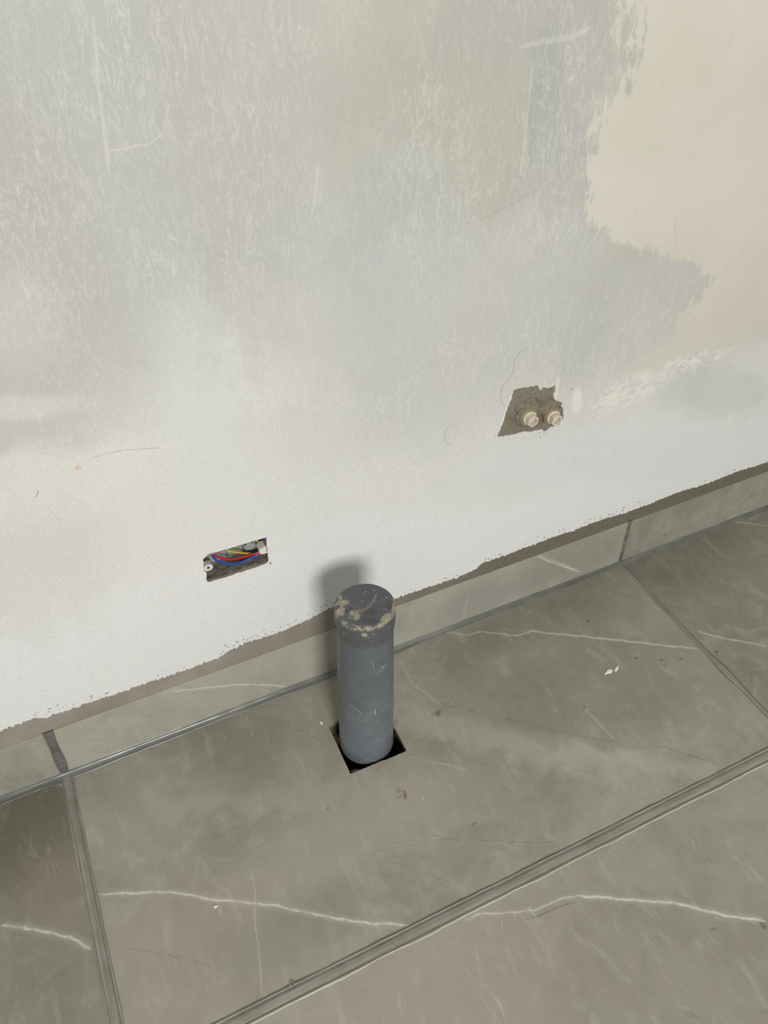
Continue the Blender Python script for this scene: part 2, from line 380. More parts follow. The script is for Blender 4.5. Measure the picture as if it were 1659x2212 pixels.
def mat_pvc(cap=False):
    k = NK('grey_pvc_cap' if cap else 'grey_pvc')
    n = k.noise(16, 4, .6, 1.0); f = k.noise(120, 4, .65); e = k.noise(85, 5, .72)
    if cap:
        c = k.mix(k.ramp(n, .35, .65), '4c4e50', '545658')
    else:
        c = k.mix(k.ramp(k.z, .0, .32), '62676d', '575b5f')
        c = k.mix(k.mul(k.ramp(n, .52, .68), .5), c, '4f5459')
        c = k.mix(k.mul(k.ramp(n, .45, .3), .35), c, '727780')
    # dusty scuffs and scratches
    sc = k.ramp(k.math('ABSOLUTE', k.sub(k.noise(34, 3, .5, 1.0, vec=k.mapping(scale=(1, 1, .25), rot=(.25, .2, 0))), .5)), 0, .004, 1, 0)
    sc = k.mul(sc, k.ramp(k.noise(28, 2), .50, .62))
    c = k.mix(k.mul(sc, .65), c, 'a5a8a8')
    sh = k.ramp(k.math('ABSOLUTE', k.sub(k.noise(20, 3, .5, .6, vec=k.mapping(scale=(.5, .5, 2.2), rot=(.3, .2, 0))), .5)), 0, .004, 1, 0)
    c = k.mix(k.mul(k.mul(sh, k.ramp(k.noise(22, 2), .55, .66)), .5), c, '9da1a2')
    c = k.mix(k.mul(k.ramp(f, .58, .75), .2), c, '8c9094')
    spk = k.mul(k.ramp(k.voro(150)[0], .12, .07), k.ramp(k.noise(30, 2), .52, .62))
    c = k.mix(k.mul(spk, .8), c, 'c9cac6')
    if not cap:
        def Q(u, v): p = W(640+u/4.253, 1180+v/4.253, PY-.044); return (p.x, p.z)
        fr = k.math('LESS_THAN', k.y, PY)
        jt = k.mul(k.sub(f, .5), .0012)
        for P, w_, f_, col in (([Q(695, 1040), Q(715, 1140)], .0005, .6, 'a9abaa'), ([Q(750, 1125), Q(850, 1078)], .0006, .6, 'b4b5b2'), ([Q(782, 1118), Q(812, 1100)], .0010, .8, 'c9cac5'),
                               ([Q(530, 1528), Q(570, 1535), Q(610, 1556)], .0011, .6, 'b4b5b2'), ([Q(660, 1540), Q(690, 1525), Q(730, 1515)], .0009, .5, 'a4a7a8'), ([Q(716, 1480), Q(719, 1535)], .0006, .9, 'c9cac5'),
                               ([Q(770, 1515), Q(820, 1480), Q(850, 1450)], .0006, .8, 'b4b5b2'), ([Q(735, 1022), Q(790, 1000)], .0006, .5, 'a4a7a8'), ([Q(402, 900), Q(412, 1000), Q(414, 1090)], .0012, .45, 'a9abaa'),
                               ([Q(418, 1100), Q(405, 1180), Q(418, 1285)], .0016, .6, 'a9abaa'), ([Q(385, 930), Q(392, 1250)], .0010, .4, 'a9abaa'), ([Q(420, 1850), Q(520, 1920), Q(640, 1958), Q(760, 1945), Q(860, 1880)], .0007, .5, 'a4a7a8'),
                               ([Q(430, 1490), Q(520, 1535), Q(560, 1545)], .0010, .35, 'a4a7a8'), ([Q(735, 1620), Q(752, 1590)], .0005, .6, 'b4b5b2'), ([Q(480, 1500), Q(520, 1640), Q(560, 1700), Q(590, 1620), Q(600, 1560)], .0020, .4, '45494e'),
                               ([Q(440, 1090), Q(560, 1085), Q(640, 1090)], .0022, .35, '484c51'), ([Q(430, 1390), Q(560, 1405), Q(700, 1395)], .0026, .4, '484c51')):
            c = k.mix(k.mul(k.mul(k.stroke('xz', P, w_, .8, jt, .12), fr), f_), c, col)
    rough = k.mad(f, .20, .24)
    if cap:
        T = .3513
        def P(px, py): p = F(px, py, T); return (p.x, p.y)
        top = k.ramp(k.z, T-.006, T-.002)
        def mort(px, py, rx, ry, ang=0, amt=.8, soft=.10):
            return k.blob('xy', P(px, py), (rx/1000, ry/1000), math.radians(ang), soft, e, amt*1.6)
        m = mort(736, 1304, 11, 7, 10); m = k.mx(m, mort(734, 1290, 3, 10, -10)); m = k.mx(m, mort(733, 1323, 9, 8))
        m = k.mx(m, mort(760, 1324, 4, 6, -20)); m = k.mx(m, mort(748, 1302, 5, 2.5, 20))
        m = k.mx(m, mort(771, 1330, 5, 8, -20, 1.0, .3))
        m = k.mx(m, mort(833, 1336, 10, 6, 30, .9))
        m = k.mul(m, k.sub(1.0, mort(730, 1310, 4, 3, 0, .2)))
        # a ring of mortar along the front lip
        u, v = k.sub(k.x, PX+.009), k.sub(k.y, PY)
        rr = k.math('SQRT', k.add(k.mul(u, u), k.mul(v, v)))
        lip = k.mul(k.ramp(rr, .0415, .0435), k.ramp(k.add(v, k.mul(k.sub(n, .5), .05)), -.008, -.018))
        lip = k.mul(lip, k.ramp(e, .42, .50))
        m = k.mx(k.mul(m, top), k.mul(lip, k.ramp(k.z, T-.008, T-.004)))
        drip = k.mul(k.ramp(k.noise(40, 4, .6), .6, .63), k.ramp(k.x, PX-.028, PX-.036))
        m = k.mx(m, k.mul(drip, .8))
        p = F(791, 1374, T-.012)             # one chip of mortar on the side of the cap
        dx = k.math('ABSOLUTE', k.sub(k.x, p.x-.001)); dz = k.math('ABSOLUTE', k.sub(k.z, T-.014))
        chip = k.mul(k.ramp(k.mad(k.sub(e, .5), .008, k.math('SQRT', k.add(k.mul(dx, dx), k.mul(dz, dz)))), .0047, .0041), k.math('LESS_THAN', v, 0))
        m = k.mx(m, chip)
        sc2 = k.stroke('xy', [P(813, 1282), P(806, 1300), P(793, 1314), P(775, 1322)], .0022, .8, k.mul(k.sub(e, .5), .008))
        dk = k.mx(mort(802, 1322, 11, 7, -20, .5, .3), k.mx(mort(843, 1306, 9, 9, 0, .5, .3), mort(795, 1340, 15, 7, -35, .5, .3)))
        dk = k.mx(dk, mort(752, 1318, 8, 6, 0, .5, .25))
        c = k.mix(k.mul(k.mul(dk, top), .65), c, '3a3c3f')
        c = k.mix(k.mul(k.mul(sc2, top), .55), c, '908b7e')
        tan = k.mix(k.ramp(f, .4, .65), '8b8472', '989180')
        c = k.mix(k.mul(m, .9), c, tan)
        dots = k.mul(k.mul(k.ramp(k.voro(130)[0], .13, .08), k.ramp(k.noise(26, 2), .47, .57)), k.ramp(k.z, T-.010, T-.003, .25, 1))
        c = k.mix(k.mul(dots, .9), c, 'd8d6cf')
        rough = k.mad(m, .3, .42)
    return k.out(c, rough, k.bump(k.add(f, e), .25, .0006), spec=.45)
def mat_plain(name, col, rough=.5, metal=0, nz=60, var=.15, spec=.5, bump=.2, dark=None):
    k = NK(name); n = k.noise(nz, 4, .6)
    c = k.mix(k.mul(k.ramp(n, .4, .7), var*2), col, dark or '303030')
    return k.out(c, rough, k.bump(n, bump, .0006), spec=spec, metal=metal)

M_primer = mat_primer(); M_render = mat_render(); M_grout = mat_grout(); M_grout_y = mat_grout('y', 'cross_joint_grout'); M_seal = mat_sealant()
M_shade = mat_plain('edge_shade', '68655b', .9, 0, 60, .2, .1, .3, '55524a'); M_glint = mat_plain('grout_rim_highlight', 'b3b1a6', .35, 0, 60, .12, .5, .3, '8f8d83')  # painted shade for joint edges and grooves; painted highlight for the lit lower rim

# ------------------------------------------------------------------ setting: wall
random.seed(7)
WX0, WX1, WZ1 = -1.1, 3.2, 2.3
Y_SKIN, Y_REN, Y_BACK = 0.0006, 0.0016, 0.060
HB = 0.1233                                   # height of the skirting tiles
def rough_line(pts, step=.0016, amp=.0022, seed=0, nrm_amp=1.0):
    out = []
    for i in range(len(pts)-1):
        a, b = Vector(pts[i]), Vector(pts[i+1]); L = (b-a).length; n = max(1, int(L/step)); d = (b-a)/max(L, 1e-9); q = Vector((-d.y, d.x))
        for j in range(n):
            p = a+(b-a)*(j/n)
            v = noise.fractal(Vector((p.x*170+seed, p.y*170, seed)), .7, 2.0, 4)*amp + noise.noise(Vector((p.x*520, p.y*520, seed)))*amp*.9
            out.append(p+q*v*nrm_amp)
    out.append(Vector(pts[-1]))
    return out
def slab(name, outer, holes, y0, y1, mat, parent=None):
    """flat plate in the xz plane between y0 (front) and y1 (back) with holes cut through it"""
    loops = [[Vector((p[0], p[1], 0)) for p in L] for L in [outer]+holes]
    flat = [p for L in loops for p in L]
    tris = tessellate_polygon(loops)
    bm = bmesh.new()
    fv = [bm.verts.new((p.x, y0, p.y)) for p in flat]; bv = [bm.verts.new((p.x, y1, p.y)) for p in flat]
    def face(vs):
        try: return bm.faces.new(vs)
        except ValueError: return None
    for a, b, c in tris:
        pa, pb, pc = flat[a], flat[b], flat[c]
        if (pb-pa).cross(pc-pa).z < 0: b, c = c, b     # seen from -y: x right, z up = counterclockwise
        face([fv[a], fv[b], fv[c]])
    i = 0
    for L in loops:
        n = len(L); area_ = sum(L[j].x*L[(j+1) % n].y-L[(j+1) % n].x*L[j].y for j in range(n))
        outside = (i == 0)
        for j in range(n):
            a, b = i+j, i+(j+1) % n
            q = [fv[a], bv[a], bv[b], fv[b]]
            if (area_ < 0) == outside: q.reverse()
            face(q)
        i += n
    return obj(name, bm, mat, parent)

edge_px = [(0, 1578), (51, 1558), (80, 1548), (92, 1552), (135, 1537), (207, 1511), (253, 1497), (333, 1469), (400, 1446),
           (474, 1419), (502, 1400), (531, 1387), (575, 1374), (615, 1360), (676, 1332), (719, 1308), (790, 1307), (853, 1292),
           (900, 1276), (925, 1267), (980, 1249), (1026, 1229), (1042, 1215), (1081, 1202), (1140, 1180), (1200, 1157), (1236, 1146),
           (1297, 1122), (1344, 1109), (1399, 1089), (1463, 1063), (1526, 1044), (1596, 1016), (1659, 997)]
edge_w = [wxz(*p) for p in edge_px]
edge_w = [(WX0, .168), (-.5, .172), (-.25, .165)] + edge_w + [(edge_w[-1][0]+.4, edge_w[-1][1]-.004), (WX1, .160)]
low_edge = rough_line(edge_w, .0013, .0034, 3)
outer = [(WX0, WZ1)] + [tuple(p) for p in low_edge] + [(WX1, WZ1)]
box_px = [(438, 1208), (443, 1201), (453, 1195), (490, 1185), (553, 1165.5), (575, 1160), (577, 1182), (578, 1200), (579.5, 1211), (571, 1220), (487, 1247), (448, 1257),
          (445, 1247), (446, 1236), (440.5, 1232)]
box_loop = [wxz(*p) for p in box_px]
box_hole = [tuple(p) for p in rough_line(box_loop+[box_loop[0]], .003, .0007, 9)[:-1]]
val_px = [(1108, 843), (1124, 837), (1143, 835), (1160, 831), (1163, 840), (1169, 841), (1171, 835), (1184, 838), (1198, 832.5), (1198, 843), (1195, 849),
          (1196, 866), (1207, 872), (1213, 880), (1217, 900), (1207, 917), (1187, 922), (1178, 932), (1168, 927), (1149, 931), (1130, 931), (1108, 938), (1093, 941), (1074, 943),
          (1077, 931), (1085, 915), (1091, 894), (1097, 877), (1105, 858)]
val_loop = [wxz(*p) for p in val_px]
val_hole = [tuple(p) for p in rough_line(val_loop+[val_loop[0]], .0010, .0019, 21)[:-1]]
def inside(p, loop):
    c = False; n = len(loop)
    for i in range(n):
        a, b = loop[i], loop[(i+1) % n]
        if (a[1] > p[1]) != (b[1] > p[1]) and p[0] < (b[0]-a[0])*(p[1]-a[1])/(b[1]-a[1])+a[0]: c = not c
    return c
def speck(c, r, el=1.8, ang=0):
    n = 7; L = []
    for i in range(n):
        a = 2*math.pi*i/n; rr = r*random.uniform(.6, 1.2); u, v = math.cos(a)*rr*el, math.sin(a)*rr
        L.append((c[0]+u*math.cos(ang)-v*math.sin(ang), c[1]+u*math.sin(ang)+v*math.cos(ang)))
    return L
specks = []
def low_z(x):
    return max((p.y for p in low_edge if abs(p.x-x) < .006), default=None)
def try_speck(x, dz, r):
    z0 = low_z(x)
    if z0 is None: return
    c = (x, z0+r*1.6+.0018+dz)
    if all((c[0]-q[0])**2/4+(c[1]-q[1])**2 > (2.4*max(r, q[2]))**2 for q in specks): specks.append((*c, r))
zones = [(135, 40, 14), (100, 30, 8), (170, 40, 10), (520, 45, 26), (600, 60, 14), (690, 30, 10), (890, 25, 6), (1010, 60, 8), (1160, 120, 10), (1330, 60, 8), (1230, 40, 6), (300, 120, 5), (1450, 150, 6)]
for (zx, spread, n) in zones:
    for _ in range(n*2):
        px = zx+random.uniform(-spread, spread); yy = 1578-.36*px
        try_speck(wxz(px, yy)[0], abs(random.gauss(0, .0050)), random.uniform(.0005, .0019))
holes = [speck((q[0], q[1]), q[2], random.uniform(1.2, 2.6), random.uniform(-.3, .3)) for q in specks]
vs = []
for _ in range(14):
    p = wxz(random.uniform(1130, 1190), 0)[0], 0
for px, py, r in ((1165, 934, .0013), (1156, 939, .0008), (1166, 943, .0012), (1175, 935.5, .0016), (1188, 929, .001), (1132, 945, .0008), (1142, 948, .0007), (1151, 946, .0007),
                  (1163, 937, .0007), (1186, 821, .0010), (1234, 839.5, .0016), (1075, 916, .0008), (1231, 867, .0007), (1068, 941, .0010), (1183, 936, .0008), (1151, 940.5, .0006)):
    c = wxz(px, py)
    if not inside(c, val_loop): holes.append(speck(c, r, 1.5, random.uniform(-.5, .8)))
tri_hole = [wxz(584, 1212), wxz(586.5, 1218), wxz(580.5, 1217)]
holes.append(tri_hole)

wall = slab('wall_back', [(WX0, -.06), (WX1, -.06), (WX1, WZ1), (WX0, WZ1)],
            [[wxz(*p) for p in ((436, 1206), (577, 1158), (580.5, 1213), (446, 1258))], [wxz(*p) for p in ((1134, 893), (1160, 893), (1160, 918), (1134, 918))],
             [wxz(*p) for p in ((1186, 893), (1211, 893), (1211, 918), (1186, 918))]], Y_REN, Y_BACK, M_render)
tag(wall, 'rendered wall under patchy white primer, bare grey strip above the skirting tiles', kind='structure')
skin = slab('primer_coat', outer, [box_hole, val_hole]+holes, Y_SKIN, Y_REN+.0006, M_primer, wall)
tag(skin, 'patchy white primer with a cream putty area at the upper right')

# raised torn lip of putty along the left side of the patch round the outlets and round the box opening
M_lip = mat_plain('bright_plaster', 'd6d4cc', .8, 0, 90, .12, .2, .4, 'a8a59c')
def worm(name, pts, r, mat, parent, seed=0, sq=1.0, y=None, step=.0025):
    """irregular ridge lying on the wall"""
    L = rough_line(pts, step, .0005, seed); bm = bmesh.new(); rings = []
    for i, p in enumerate(L):
        a = L[max(i-1, 0)]; b = L[min(i+1, len(L)-1)]; d = (b-a).normalized(); q = Vector((-d.y, d.x))
        t = i/(len(L)-1); rr = r*(.55+.9*abs(noise.noise(Vector((p.x*220, p.y*220, seed)))))*min(1, 6*t+.15, 6*(1-t)+.15)
        ring = []
        for s in range(7):
            an = math.pi*s/6
            o = q*(math.cos(an)*rr); ring.append(bm.verts.new((p.x+o.x, (Y_SKIN if y is None else y)+.0004-math.sin(an)*rr*.7*sq, p.y+o.y)))
        rings.append(ring)
    for r0, r1 in zip(rings, rings[1:]):
        for s in range(6): bm.faces.new((r0[s], r0[s+1], r1[s+1], r1[s]))
    return obj(name, bm, mat, parent, True)
worm('plaster_ridge', [wxz(*p) for p in ((1105, 846), (1101, 862), (1095, 877), (1089, 895), (1083, 914), (1074, 932))], .0018, M_lip, wall, 4)
worm('plaster_ridge', [wxz(*p) for p in ((1206, 812), (1203, 830), (1202, 848), (1199, 866))], .0022, M_lip, wall, 5)
worm('plaster_ridge', [wxz(*p) for p in ((577, 1162), (579.5, 1182), (581, 1198), (582, 1212))], .0030, M_lip, wall, 6)
worm('plaster_ridge', [wxz(*p) for p in ((582, 1214), (560, 1224), (520, 1237), (487, 1248), (452, 1257))], .0022, M_lip, wall, 7)

# mortar packed round the outlets
M_mortar = mat_plain('rough_mortar', '7d7466', .95, 0, 120, .25, .1, .8, '575044')
def lumps(name, spots, mat, parent, y=Y_REN, seed=1):
    bm = bmesh.new()
    for i, (px, py, r, h) in enumerate(spots):
        c = W(px, py, y)
        tmp = bmesh.ops.create_icosphere(bm, subdivisions=3, radius=1)
        for v in tmp['verts']:
            n = noise.fractal(v.co*1.8+Vector((i*3.1, seed, 0)), 1, 2, 3)
            v.co = Vector((c.x+v.co.x*r*(1+.35*n), c.y+v.co.y*h*(1+.5*n), c.z+v.co.z*r*.8*(1+.35*n)))
    return obj(name, bm, mat, parent, True)
lumps('mortar', [(1130, 888, .012, .006), (1138, 882, .012, .007), (1152, 879, .012, .009), (1163, 882, .010, .010), (1176, 878, .012, .009), (1188, 873, .014, .009), (1199, 876, .011, .007),
                 (1122, 900, .010, .005), (1124, 909, .009, .005), (1133, 914, .008, .004), (1170, 885, .008, .012), (1207, 886, .008, .006), (1145, 873, .015, .004), (1128, 879, .014, .003)], M_mortar, wall)

# ------------------------------------------------------------------ setting: skirting tiles
def sp(px, py): p = W(px, py, 0); return (p.x, p.z)
J1 = 1.2                                       # the two cross joints run at x=0 and x=1.2
sk_mats = [
    fin_tile(mat_tile('skirting_glaze_left', [], [], [], 1.3, ('878479', '928f84'), 'xz', .9, 10)),
    fin_tile(mat_tile('skirting_glaze_middle',
        [([sp(365, 1493), sp(420, 1489), sp(455, 1485), sp(487, 1482), sp(522, 1478), sp(555, 1480), sp(575, 1479), sp(620, 1484)], .0017, .8),
         ([sp(1160, 1200), sp(1185, 1212), sp(1215, 1222), sp(1255, 1236)], .0016, .75),
         ([sp(1165, 1200), sp(1200, 1212), sp(1245, 1230)], .0010, .5),
         ([sp(1010, 1295), sp(1003, 1315), sp(1001, 1330)], .0010, .4)],
        [([sp(633, 1391), sp(665, 1400), sp(700, 1400)], .0007, .5), ([sp(130, 1595), sp(210, 1600), sp(290, 1595)], .0006, .45), ([sp(400, 1498), sp(440, 1495), sp(500, 1489)], .0006, .4)],
        [('8a8783', sp(1050, 1290), (.16, .05), 0, .6, .5), ('85827a', sp(1250, 1200), (.16, .06), 0, .6, .7), ('a19e92', sp(600, 1430), (.15, .05), 0, .7, .4)], 2.1, ('928f83', '9f9c90'), 'xz', 1.0, 10)),
    fin_tile(mat_tile('skirting_glaze_right', [([sp(1640, 1040), sp(1600, 1085), sp(1560, 1110)], .0018, .2)],
        [([sp(1366, 1141), sp(1395, 1141), sp(1410, 1150), sp(1455, 1160)], .0007, .45), ([sp(1480, 1105), sp(1492, 1125)], .0005, .4)], [], 3.4, ('827f74', '8e8b80'), 'xz', 1.0, -10)),
]
baseboard = empty('baseboard_back', (0, 0, 0)); tag(baseboard, 'low row of grey stone-look skirting tiles along the wall', kind='structure')
def beveled_plate(bm_pts, depth_vec, bev=.0003):
    bm = bmesh.new(); vs_ = [bm.verts.new(p) for p in bm_pts]; f = bm.faces.new(vs_)
    r = bmesh.ops.extrude_face_region(bm, geom=[f]); nv = [v for v in r['geom'] if isinstance(v, bmesh.types.BMVert)]
    bmesh.ops.translate(bm, verts=nv, vec=depth_vec)
    bmesh.ops.recalc_face_normals(bm, faces=bm.faces)
    bmesh.ops.bevel(bm, geom=list(bm.edges), offset=bev, segments=1, affect='EDGES')
    return bm
g = .0045
ltop = W(104, 1583, 0).x; rtop = W(1362, 1124, 0).x
sk = [(WX0, -g, WX0, -g+ltop), (g, J1-.002, g+ltop, rtop-.003), (J1+.004, WX1, rtop+.003, WX1)]
for i, (xa, xb, xat, xbt) in enumerate(sk):
    bm = beveled_plate([(xa, 0, .002), (xb, 0, .002), (xbt, 0, HB), (xat, 0, HB)], (0, Y_REN, 0))
    obj('tile', bm, sk_mats[i], baseboard)

# ------------------------------------------------------------------ setting: floor
floor = obj('floor', (lambda bm: (bmesh.ops.create_grid(bm, x_segments=1, y_segments=1, size=1), bm)[1])(bmesh.new()), None)
bpy.data.objects.remove(floor)
TH = .009
YF = -.5057                                     # the long joint parallel to the wall
hx0, hx1, hy0, hy1 = .4545, .5635, -.2195, -.1090
M_screed = mat_plain('cement_screed', '6b6152', .95, 0, 140, .3, .1, .9, '3a342b')
def screed():
    bm = bmesh.new()
    X = [WX0, hx0-.006, hx1+.006, WX1]; Y = [-1.9, hy0-.006, hy1+.0012, .06]
    V = [[bm.verts.new((x, y, -TH)) for y in Y] for x in X]
    for i in range(3):
        for j in range(3):
            if i == 1 and j == 1: continue
            bm.faces.new((V[i][j], V[i+1][j], V[i+1][j+1], V[i][j+1]))
    # rough pit walls down from the opening
    cs = [(X[1], Y[1]), (X[2], Y[1]), (X[2], Y[2]), (X[1], Y[2])]
    ring = []
    for a, b in zip(cs, cs[1:]+cs[:1]):
        for t in range(14): ring.append((a[0]+(b[0]-a[0])*t/14, a[1]+(b[1]-a[1])*t/14))
    mid = ((X[1]+X[2])/2, (Y[1]+Y[2])/2); prev = None
    for lv in range(10):
        z = -TH-lv*.014; cur = []
        for (x, y) in ring:
            k_ = 0 if lv == 0 else noise.fractal(Vector((x*110, y*110, z*110)), .8, 2, 4)*.0035
            d = Vector((x-mid[0], y-mid[1])).normalized(); cur.append(bm.verts.new((x+d.x*k_, y+d.y*k_, z)))
        if prev:
            n = len(cur)
            for i in range(n): bm.faces.new((prev[i], prev[(i+1) % n], cur[(i+1) % n], cur[i]))
        prev = cur
    bm.faces.new(prev)
    bmesh.ops.remove_doubles(bm, verts=bm.verts, dist=1e-5)
    bmesh.ops.recalc_face_normals(bm, faces=bm.faces)
    if sum(f.normal.z*f.calc_area() for f in bm.faces) < 0: bmesh.ops.reverse_faces(bm, faces=bm.faces)
    return bm
floor = obj('floor', screed(), M_screed); tag(floor, 'floor of large grey stone-look tiles with a square cut-out round a pipe', kind='structure')

def fp(*a): return fxy(*a)
def stains(k, c):
    e = k.noise(120, 4, .7); e2 = k.noise(260, 3, .7)
    def S(px, py, rx, ry, ang, col, f, amt=1.1, soft=.2):
        nonlocal c
        c = k.mix(k.mul(k.blob('xy', fp(px, py), (rx/1000, ry/1000), math.radians(ang), soft, e, amt), f), c, col)
    S(875, 1718, 2.6, 8, -22, '79563a', .85, 1.2, .35); S(861, 1709, 5, 4, 0, '7f654c', .55, 1.6, .5); S(865, 1720, 5, 1.8, 20, '7f654c', .5, 1.4, .4); S(858, 1722, 3, 2, 0, '7f654c', .5, 1.6, .5)
    S(943, 1541, 8, 5, 0, '6a564c', .6, 1.8, .6); S(946, 1542, 3, 5, -20, '5d4a42', .6, 1.4, .4)
    S(855, 1558, 4, 6, 0, '776257', .4, 1.8, .6); S(855, 1566, 3, 4, 0, '6b554a', .35, 1.8, .6)
    S(708, 1746, 3, 2, 0, '7a6248', .6); S(820, 1655, 14, 5, 20, '8d7868', .4, 1.2, .6)
    S(1270, 1341, 4, 3.5, 40, '57554c', .7); S(1374, 1421, 4, 3.5, 20, '57554c', .7); S(1429, 1426, 4, 2.5, -50, '57554c', .7); S(1470, 1424, 3.5, 3, 0, '5f5d54', .6); S(1436, 1438, 3, 2, 0, '5f5d54', .6)
    S(1262, 1528, 3, 3, 0, '5f5d54', .5)
    return c
tileC = mat_tile('floor_glaze_middle',
    [([fp(945, 1366), fp(975, 1368), fp(1010, 1373), fp(1040, 1364), fp(1075, 1369), fp(1115, 1373), fp(1150, 1364), fp(1160, 1362)], .0012, .6),
     ([fp(1135, 1361), fp(1200, 1369), fp(1290, 1378), fp(1400, 1390), fp(1515, 1403)], .0016, .75),
     ([fp(1080, 1356), fp(1110, 1362), fp(1145, 1364)], .0008, .35),
     ([fp(207, 1934), fp(260, 1930), fp(370, 1926), fp(440, 1940), fp(520, 1949), fp(600, 1957), fp(680, 1975), fp(780, 1993), fp(890, 1999)], .0023, .75),
     ([fp(862, 1420), fp(890, 1478), fp(925, 1500), fp(955, 1525)], .0014, .3),
     ([fp(1265, 1530), fp(1310, 1580), fp(1330, 1600)], .0016, .25),
     ([fp(540, 1875), fp(553, 1925), fp(550, 1985), fp(560, 2060), fp(567, 2160)], .0009, .3),
     ([fp(880, 1635), fp(960, 1650), fp(1010, 1665)], .0012, .3)],
    [([fp(860, 1502), fp(950, 1520), fp(1060, 1545), fp(1150, 1566), fp(1250, 1590), fp(1400, 1612)], .0009, .5),
     ([fp(1400, 1612), fp(1440, 1615), fp(1490, 1632), fp(1545, 1648), fp(1575, 1656)], .0009, .6),
     ([fp(1125, 1603), fp(1190, 1635), fp(1240, 1660), fp(1330, 1690)], .0007, .45),
     ([fp(875, 1638), fp(930, 1643), fp(1040, 1648), fp(1120, 1660), fp(1230, 1680)], .0007, .4),
     ([fp(510, 1547), fp(590, 1557), fp(640, 1575), fp(720, 1610)], .0007, .45),
     ([fp(590, 1580), fp(578, 1612), fp(573, 1650)], .0006, .4),
     ([fp(760, 1847), fp(850, 1833), fp(960, 1812), fp(1060, 1828)], .0006, .4),
     ([fp(885, 1800), fp(980, 1812), fp(1130, 1820), fp(1230, 1818)], .0007, .45),
     ([fp(812, 1852), fp(890, 1875), fp(950, 1898), fp(1010, 1933)], .0006, .4),
     ([fp(250, 2045), fp(330, 2058), fp(400, 2070), fp(500, 2102)], .0007, .4),
     ([fp(1250, 1250), fp(1330, 1280), fp(1420, 1308)], .0006, .45), ([fp(1230, 1257), fp(1320, 1282), fp(1400, 1300)], .0006, .35),
     ([fp(1150, 1602), fp(1280, 1638), fp(1400, 1668)], .0006, .3)],
    [('6f6c61', fp(1150, 1440), (.28, .08), 15, .5, .40), ('6b685e', fp(1180, 1310), (.28, .05), 10, .6, .5), ('77746a', fp(1300, 1490), (.3, .10), 10, .5, .45),
     ('949084', fp(600, 1560), (.10, .09), 0, .6, .35), ('6f6d64', fp(520, 1600), (.10, .10), 0, .6, .5),
     ('9b978b', fp(720, 1820), (.24, .06), 5, .6, .55), ('928a7e', fp(450, 2080), (.15, .10), 0, .7, .35), ('7b7b6c', fp(640, 2010), (.15, .05), 0, .6, .35), ('90897d', fp(350, 2050), (.1, .1), 0, .7, .2)],
    .4, ('858175', '928e82'), 'xy', 1.0, 20,
    bands=[([fp(790, 1560), fp(900, 1550), fp(1030, 1588), fp(1200, 1628), (fp(1420, 1668))], .050, .5, 'a5a195'), ([fp(1180, 1625), fp(1330, 1640), fp(1470, 1660), fp(1560, 1672)], .026, .4, 'a5a195'), ([fp(300, 1740), fp(520, 1745), fp(760, 1700)], .035, .4, '9b978b')])
tileL = mat_tile('floor_glaze_left',
    [([fp(0, 1998), fp(40, 2002), fp(100, 2013), fp(150, 2024), fp(200, 2052)], .0026, .7)],
    [([fp(190, 2068), fp(150, 2092), fp(90, 2128), fp(35, 2146)], .0007, .5), ([fp(52, 2085), fp(38, 2105)], .0006, .4)],
    [('5a564b', fp(60, 1790), (.12, .13), 0, .5, .8), ('857b6e', fp(130, 1960), (.07, .12), 0, .7, .45), ('74756a', fp(60, 2100), (.12, .10), 0, .7, .4)], 1.7, ('767267', '868276'), 'xy', .8, 5)
tileR = mat_tile('floor_glaze_right',
    [([fp(1503, 1363), fp(1545, 1375), fp(1570, 1380), fp(1610, 1387), fp(1659, 1396)], .0016, .6), ([fp(1575, 1126), fp(1620, 1131), fp(1659, 1136)], .0014, .4),
     ([fp(1515, 1160), fp(1545, 1185), fp(1558, 1204)], .0012, .2)],
    [([fp(1590, 1180), fp(1630, 1187), fp(1659, 1194)], .0006, .4)],
    [('69665c', fp(1450, 1210), (.2, .09), 0, .6, .5), ('7e7b70', fp(1560, 1280), (.25, .06), 10, .6, .4)], 5.2, ('767267', '827e72'), 'xy', .9, 10)
tileF = mat_tile('floor_glaze_front',
    [([fp(980, 1980), fp(1015, 1986), fp(1030, 1976), fp(1080, 1972), fp(1140, 1968), fp(1158, 1968), fp(1190, 1950), fp(1235, 1936), fp(1250, 1938)], .0015, .65),
     ([fp(1240, 1933), fp(1265, 1936), fp(1335, 1942), fp(1450, 1949), fp(1500, 1960), fp(1560, 1976), fp(1620, 1984), fp(1659, 1990)], .0024, .8),
     ([fp(1140, 1958), fp(1153, 1978), fp(1158, 1982)], .0018, .3)],
    [([fp(988, 1980), fp(1015, 1987), fp(1030, 1977)], .0011, .6), ([fp(1130, 1987), fp(1160, 1981), fp(1200, 1962), fp(1265, 1940)], .0008, .6), ([fp(1100, 1968), fp(1130, 1970), fp(1160, 1966)], .0009, .4),
     ([fp(1250, 1945), fp(1290, 1957), fp(1320, 1951)], .0006, .4)],
    [('948f83', fp(950, 2120), (.2, .10), 0, .7, .5), ('9a9186', fp(850, 2130), (.10, .07), 0, .7, .4), ('938a7f', fp(1060, 2080), (.09, .05), 0, .7, .25), ('7a776d', fp(1500, 1800), (.2, .1), 0, .7, .2), ('7d796e', fp(1520, 2120), (.2, .16), 0, .7, .5),
     ('938a7f', fp(1000, 2200), (.15, .05), 0, .7, .4)],
    7.7, ('8a8679', '969286'), 'xy', 1.25, 18)
M_C = fin_tile(tileC, stains); M_L = fin_tile(tileL); M_R = fin_tile(tileR)
